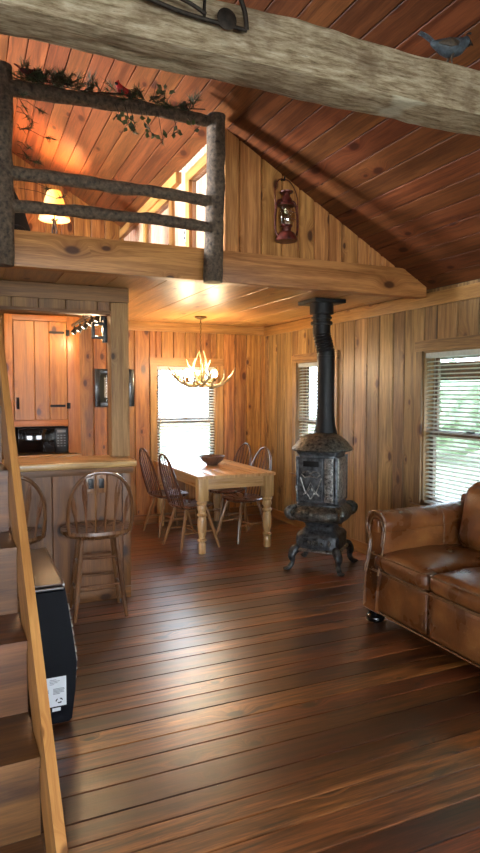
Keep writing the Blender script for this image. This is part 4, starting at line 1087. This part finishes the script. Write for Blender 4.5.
def arm(yi, s):
    """rolled arm; s=+1 far end (outside +y). yi = inner face"""
    bm = BM(); uvl = bm.loops.layers.uv['UVMap']
    prof = []   # (y offset outward, z)
    prof += [(.0, .36), (.0, .56), (.002, .64)]
    cyo, cz_, rr_ = .105, .672, .092
    for k in range(15):
        a = math.radians(200-k*17.5); prof.append((cyo+rr_*math.cos(a)*1.12, cz_+rr_*math.sin(a)))
    prof += [(.155, .585), (.145, .5), (.15, .36), (.17, .1), (.03, .1)]
    def ring(x, sc_=1.0, dz=0):
        return [bm.verts.new((x, yi+s*(.09+(o-.09)*sc_), .42+(z-.42)*sc_+dz)) for o, z in prof]
    xs = [(2.525, .90, 0), (2.51, .97, 0), (2.525, 1.02, 0), (2.60, 1.0, .0), (2.8, 1.0, 0.004), (3.0, 1.0, .01), (3.2, 1.0, .02), (3.36, 1.0, .035)]
    rs = [ring(*q) for q in xs]
    for i_, r_ in enumerate(rs[:4]):
        for v in r_: v.co.x -= (.055, .055, .05, .03)[i_]*max(0, min(1, (.66-v.co.z)/.30))**1.3
    n = len(prof)
    for a, b in zip(rs, rs[1:]):
        for k in range(n): bm.faces.new((a[k], a[(k+1) % n], b[(k+1) % n], b[k]))
    bm.faces.new(rs[0]); bm.faces.new(rs[-1])
    a_ = so('arm', bm)
    bm = BM()
    pts = [V(2.508, yi+s*(.09+(o-.09)*1.0), .42+(z-.42)*1.0) for o, z in prof[0:-2]]
    fl = lambda P: [V(p.x-.055*max(0, min(1, (.66-p.z)/.30))**1.3, p.y, p.z) for p in P]
    add_tube(bm, fl(catmull(pts, 3)), .008, 8)
    pts = [V(2.511, yi+s*(.09+(o-.09)*.72), .42+(z-.42)*.93-.01) for o, z in prof[1:-2]]
    add_tube(bm, fl(catmull(pts, 3)), .006, 8)
    so('arm_piping', bm, 'piping', a_)
    bm = BM(); rr_cushion(bm, 2.495, 2.525, yi+s*.095-.032, yi+s*.095+.032, .625, .71, .012, n=6); so('scroll_button', bm, 'leather', a_)
    bm = BM(); add_tube(bm, catmull([(3.0, yi-s*.004, .37), (3.0, yi-s*.004, .62), (3.005, yi+s*.02, .745), (3.01, yi+s*.1, .768)], 5), .004, 6); so('seam', bm, 'piping', a_)
arm(sy1-.20, 1); arm(sy0+.20, -1)
for x, y in ((2.54, sy1-.06), (2.54, sy0+.06), (3.36, sy1-.07), (3.36, sy0+.07)):
    bm = BM(); add_lathe(bm, [(0, 0), (.045, 0), (.062, .012), (.066, .03), (.055, .048), (.04, .054), (.05, .07), (.06, .085), (0, .085)], 20, Matrix.Translation((x, y, 0))); so('bun_foot', bm, 'gloss')

# ------------------------------------------------------------------ staircase
ang = .0328
S0 = V(.179, 1.838, .504); D = V(-math.sin(ang), math.cos(ang), 0); Lf = V(-math.cos(ang), -math.sin(ang), 0)
rise, run = .25, .26207; WS = .80
t = thing('staircase', 'steep wooden staircase rising to the loft at the left', 'staircase', (S0+D*-.52+Lf*.4)*1.0)
t.location.z = 0
def P(along, left, z): return V(S0.x, S0.y, 0)+D*along+Lf*left+V(0, 0, z)
def sbox(bm, a0, a1, l0, l1, z0, z1, grain='l'):
    if grain == 'l': add_prism(bm, P(0, 0, 0), D, Z_, Lf, [(a0, z0), (a1, z0), (a1, z1), (a0, z1)], l0, l1)
    else: add_prism(bm, P(0, 0, 0), Lf, Z_, D, [(l0, z0), (l1, z0), (l1, z1), (l0, z1)], a0, a1)
for n in range(1, 10):
    a = (n-2)*run; z = n*rise+.004
    bm = BM(); sbox(bm, a-.0, a+run+.02, .002, WS-.002, z-.032, z); obj('tread', bm, 'stair', t, world=True)
    bm = BM(); sbox(bm, a+.022, a+.04, .002, WS-.002, z-rise+.0005, z-.0325); obj('riser', bm, 'stair', t, world=True)
bm = BM(); a = 8*run; sbox(bm, a+.022, a+.04, .002, WS-.002, 9*rise+.001, 10*rise-.06); obj('riser', bm, 'stair', t, world=True)
sl = rise/run
def stringer(l0, l1):
    bm = BM(); th = math.atan(sl); off_t = .13; off_b = .17
    # parallelogram in (along, z) swept across its thickness, cut flat on the floor
    a0 = -2*run-.02
    def zt(a): return .5+sl*a+off_t
    def zb(a): return .5+sl*a-off_b
    aend = 7.9*run
    ab = (off_b-.5)/sl; at_ = (-.5-off_t)/sl
    pts = [(at_+.12, 0.001), (ab, 0.001), (aend, zb(aend)), (aend, min(zt(aend), 2.33)), ((2.33-.5-off_t)/sl, 2.33) if zt(aend) > 2.33 else (aend, zt(aend)-.001), (at_+.12, zt(at_+.12))]
    # grain along slope: use uv manual
    uvl = bm.loops.layers.uv['UVMap']
    A = [bm.verts.new(P(a, l0, z)) for a, z in pts]; B = [bm.verts.new(P(a, l1, z)) for a, z in pts]; setrnd(bm, A+B, .6)
    c, s = math.cos(th), math.sin(th)
    def uv(a, z, l): return (-(a*-s+z*c)+l, a*c+z*s)
    n = len(pts)
    for i in range(n):
        j = (i+1) % n
        f = bm.faces.new((A[i], A[j], B[j], B[i]))
        for l, q in zip(f.loops, (uv(*pts[i], 0), uv(*pts[j], 0), uv(*pts[j], l1-l0), uv(*pts[i], l1-l0))): l[uvl].uv = q
    for Q in (A, B):
        f = bm.faces.new(Q)
        for l, q in zip(f.loops, pts): l[uvl].uv = uv(*q, 0)
    return bm
obj('stringer', stringer(-.029, 0), 'string', t, world=True); obj('stringer', stringer(WS, WS+.04), 'string', t, world=True)

# ------------------------------------------------------------------ black case by the stairs
t = thing('hard_case', 'black hard shell case with a white sticker standing beside the stairs', 'case', (.36, 3.3, .001))
def caseprof(g=0, z0=0):
    return [(.262+g, .008+z0), (.27+g, 0+z0), (.418-g, 0+z0), (.432-g, .012+z0), (.45-g, .15), (.459-g, .28), (.445-g, .40), (.41-g, .645), (.40-g, .655), (.275+g, .655), (.262+g, .645)]
CY0, CY1 = 2.935, 3.70
bm = BM()
add_prism(bm, V(0, 0, .002), X, Z_, Y_, caseprof(), CY0+.02, CY1)
obj('shell', bm, 'navy', t, world=True)
bm = BM(); add_prism(bm, V(0, 0, .002), X, Z_, Y_, [(.272, .01), (.412, .01), (.426, .03), (.443, .15), (.451, .28), (.437, .40), (.402, .638), (.276, .638), (.27, .63)], CY0, CY0+.02); obj('front_panel', bm, 'navy', t, world=True)
bm = BM(); add_box(bm, .27, .40, CY0+.03, CY1-.01, .6575, .668, 'y', .004); obj('lid', bm, 'wood_reflection', t, world=True)
bm = BM(); add_tube(bm, [(.405, CY0+.03, .66), (.405, CY1-.01, .66)], .006, 8); add_tube(bm, [(.275, CY0+.008, .652), (.40, CY0+.008, .652)], .006, 8); obj('edge_trim', bm, 'silver', t, world=True)
bm = BM(); add_box(bm, .30, .405, CY0-.0015, CY0-.0002, .095, .235); st = obj('sticker', bm, 'sticker', t, world=True, label='white printed sticker')
bm = BM()
for k in range(4): add_box(bm, .33, .33+(.03, .045, .035, .02)[k], CY0-.0022, CY0-.0014, .222-k*.007, .2245-k*.007)
for k in range(5): add_box(bm, .345, .345+(.05, .052, .048, .05, .03)[k], CY0-.0022, CY0-.0014, .178-k*.006, .181-k*.006)
for k in range(3): add_box(bm, .306, .326, CY0-.0022, CY0-.0014, .175-k*.006, .178-k*.006)
obj('sticker_print', bm, 'greyink', st, world=True)
bm = BM(); c = V(.372, CY0-.0022, .122)
for k in range(3):
    a0 = k*2*PI/3; add_tube(bm, [c+V(.014*math.cos(a0+q*.28), 0, .010*math.sin(a0+q*.28)) for q in range(6)], [.003, .004, .004, .005, .005, .001], 6, flat=(Y_, .3))
obj('sticker_logo', bm, 'ink', st, world=True)
bm = BM(); add_box(bm, .34, .378, CY0-.0015, CY0-.0002, .072, .088); obj('small_label', bm, 'sticker', t, world=True)
bm = BM()
for col_ in (0, 1):
    for k in range(9):
        z = .19+k*.042; x = .4535 if z < .3 else .459-(z-.28)*.128
        x = .45+(.009)*(z-.15)/.13 if z < .28 else (.459-.014*(z-.28)/.12 if z < .40 else .445-.035*(z-.40)/.245)
        y = CY0+.06+.07*col_+.0*k
        add_tube(bm, [(x+.005, y, z), (x+.005, y+.035, z+.016)], .0055, 6)
obj('vent_slots', bm, 'cord', t, world=True)

# ------------------------------------------------------------------ outdoors
bm = BM(); add_box(bm, -40, 40, -40, 45, -.7, -.5); o = struct('ground', bm, 'grass')
TR = random.Random(5)
for k, (x, y, h) in enumerate([(13, 6.0, 2.8), (14, 10.5, 3.0), (13, 15, 2.7), (18, 18.5, 3.2), (17, 2.5, 2.6)]):
    t = thing('tree', 'green tree outside, seen only in glimpses through the blinds', 'tree', (x, y, -.5), 0, 'trees outside the windows')
    bm = BM(); add_tube(bm, [(0, 0, 0), (.05, 0, h*.4), (0, .1, h*.7)], [.16, .12, .06], 10); obj('trunk', bm, 'bark', t)
    bm = BM()
    for q in range(7):
        a = TR.uniform(0, 2*PI); rr_ = TR.uniform(.2, 1.3)
        ellipsoid(bm, (rr_*math.cos(a), rr_*math.sin(a), h*TR.uniform(.35, .85)), (TR.uniform(.8, 1.2), TR.uniform(.8, 1.2), TR.uniform(.6, .95)), sub=4, amp=.5, nf=4)
    obj('crown', bm, 'foliage', t, ang=80)

# ------------------------------------------------------------------ lights
w = bpy.data.worlds.new('World'); sc.world = w; w.use_nodes = True
nt = w.node_tree; nt.nodes.clear(); k = NT(nt)
bg = k.n('ShaderNodeBackground'); ow = k.n('ShaderNodeOutputWorld'); k.L(bg.outputs[0], ow.inputs[0])
tc = k.n('ShaderNodeTexCoord').outputs['Generated']; sp = k.n('ShaderNodeSeparateXYZ'); k.L(tc, sp.inputs[0])
k.L(k.ramp(sp.outputs[2], [(0.0, (.76, .88, 1, 1)), (.6, (.62, .79, 1, 1))]), bg.inputs[0]); bg.inputs[1].default_value = 13.0
def area(name, loc, target, sx_, sy_, power, col, spread=180):
    l = bpy.data.lights.new(name, 'AREA'); l.shape = 'RECTANGLE'; l.size = sx_; l.size_y = sy_; l.energy = power; l.color = col; l.spread = math.radians(spread)
    o = bpy.data.objects.new(name, l); COL.objects.link(o); o.location = loc
    d = Vector(target)-Vector(loc); o.rotation_euler = d.to_track_quat('-Z', 'Y').to_euler(); return o
def point(name, loc, power, col, r=.03):
    l = bpy.data.lights.new(name, 'POINT'); l.energy = power; l.color = col; l.shadow_soft_size = r
    o = bpy.data.objects.new(name, l); COL.objects.link(o); o.location = loc; return o
DAY = (.93, .96, 1.0); WARM = (1.0, .72, .42); ORANGE = (1.0, .50, .20)
i = 0
for (a, b, c, d), pw in zip(RW, (38, 75, 38)):
    area('daylight_rear', ((a+b)/2, YF-.2, (c+d)/2), ((a+b)/2, 5, (c+d)/2-.1), b-a, d-c, pw, DAY, 110)
for (a, b, c, d), pw in zip(LW, (30, 40)):
    area('daylight_left', (XL-.2, (a+b)/2, (c+d)/2), (3, (a+b)/2, (c+d)/2-.3), b-a, d-c, pw, DAY)
for (a, b, c, d), pw in ((sky1, 340),):
    O = V(XL, YF, ZE)+Us2*((a+b)/2)+Y_*((c+d)/2)
    area('daylight_skylight', O-Ns2*.25, (O+Ns2) if pw < 100 else (1.6, 5.0, 3.6), b-a, d-c, pw, DAY, 75)
for (bx_, by_) in ((-.165, -.02), (.155, .0)): point('chandelier_light', (chx+bx_, chy+by_, ZC+zr+.135), 34, WARM, .03)
point('loft_lamp_light', (NSX, NSY, ZL+.52+.40), 165, ORANGE, .03)
for x in (.40, .77): 
    l = point('kitchen_light', (x, 5.75, ZC-.08), 10, WARM, .03)
for y in (5.2, 5.8, 6.4): point('track_spot_light', (1.0, y, 2.08), 5, WARM, .02)

# ------------------------------------------------------------------ camera
cam = bpy.data.cameras.new('Camera'); co = bpy.data.objects.new('Camera', cam); COL.objects.link(co)
cam.sensor_fit = 'VERTICAL'; cam.sensor_height = 24.0; cam.lens = 24.0*620.0/853.0
yaw, pitch = math.radians(23.9), math.radians(3.25)
co.location = (0, 0, 1.57); co.rotation_euler = (PI/2-pitch, 0, -yaw); cam.clip_start = .05
sc.camera = co
sc.view_settings.view_transform = 'Standard'; sc.view_settings.look = 'None'; sc.view_settings.gamma = 1.0; sc.view_settings.use_curve_mapping = False
sc.view_settings.exposure = 0.0
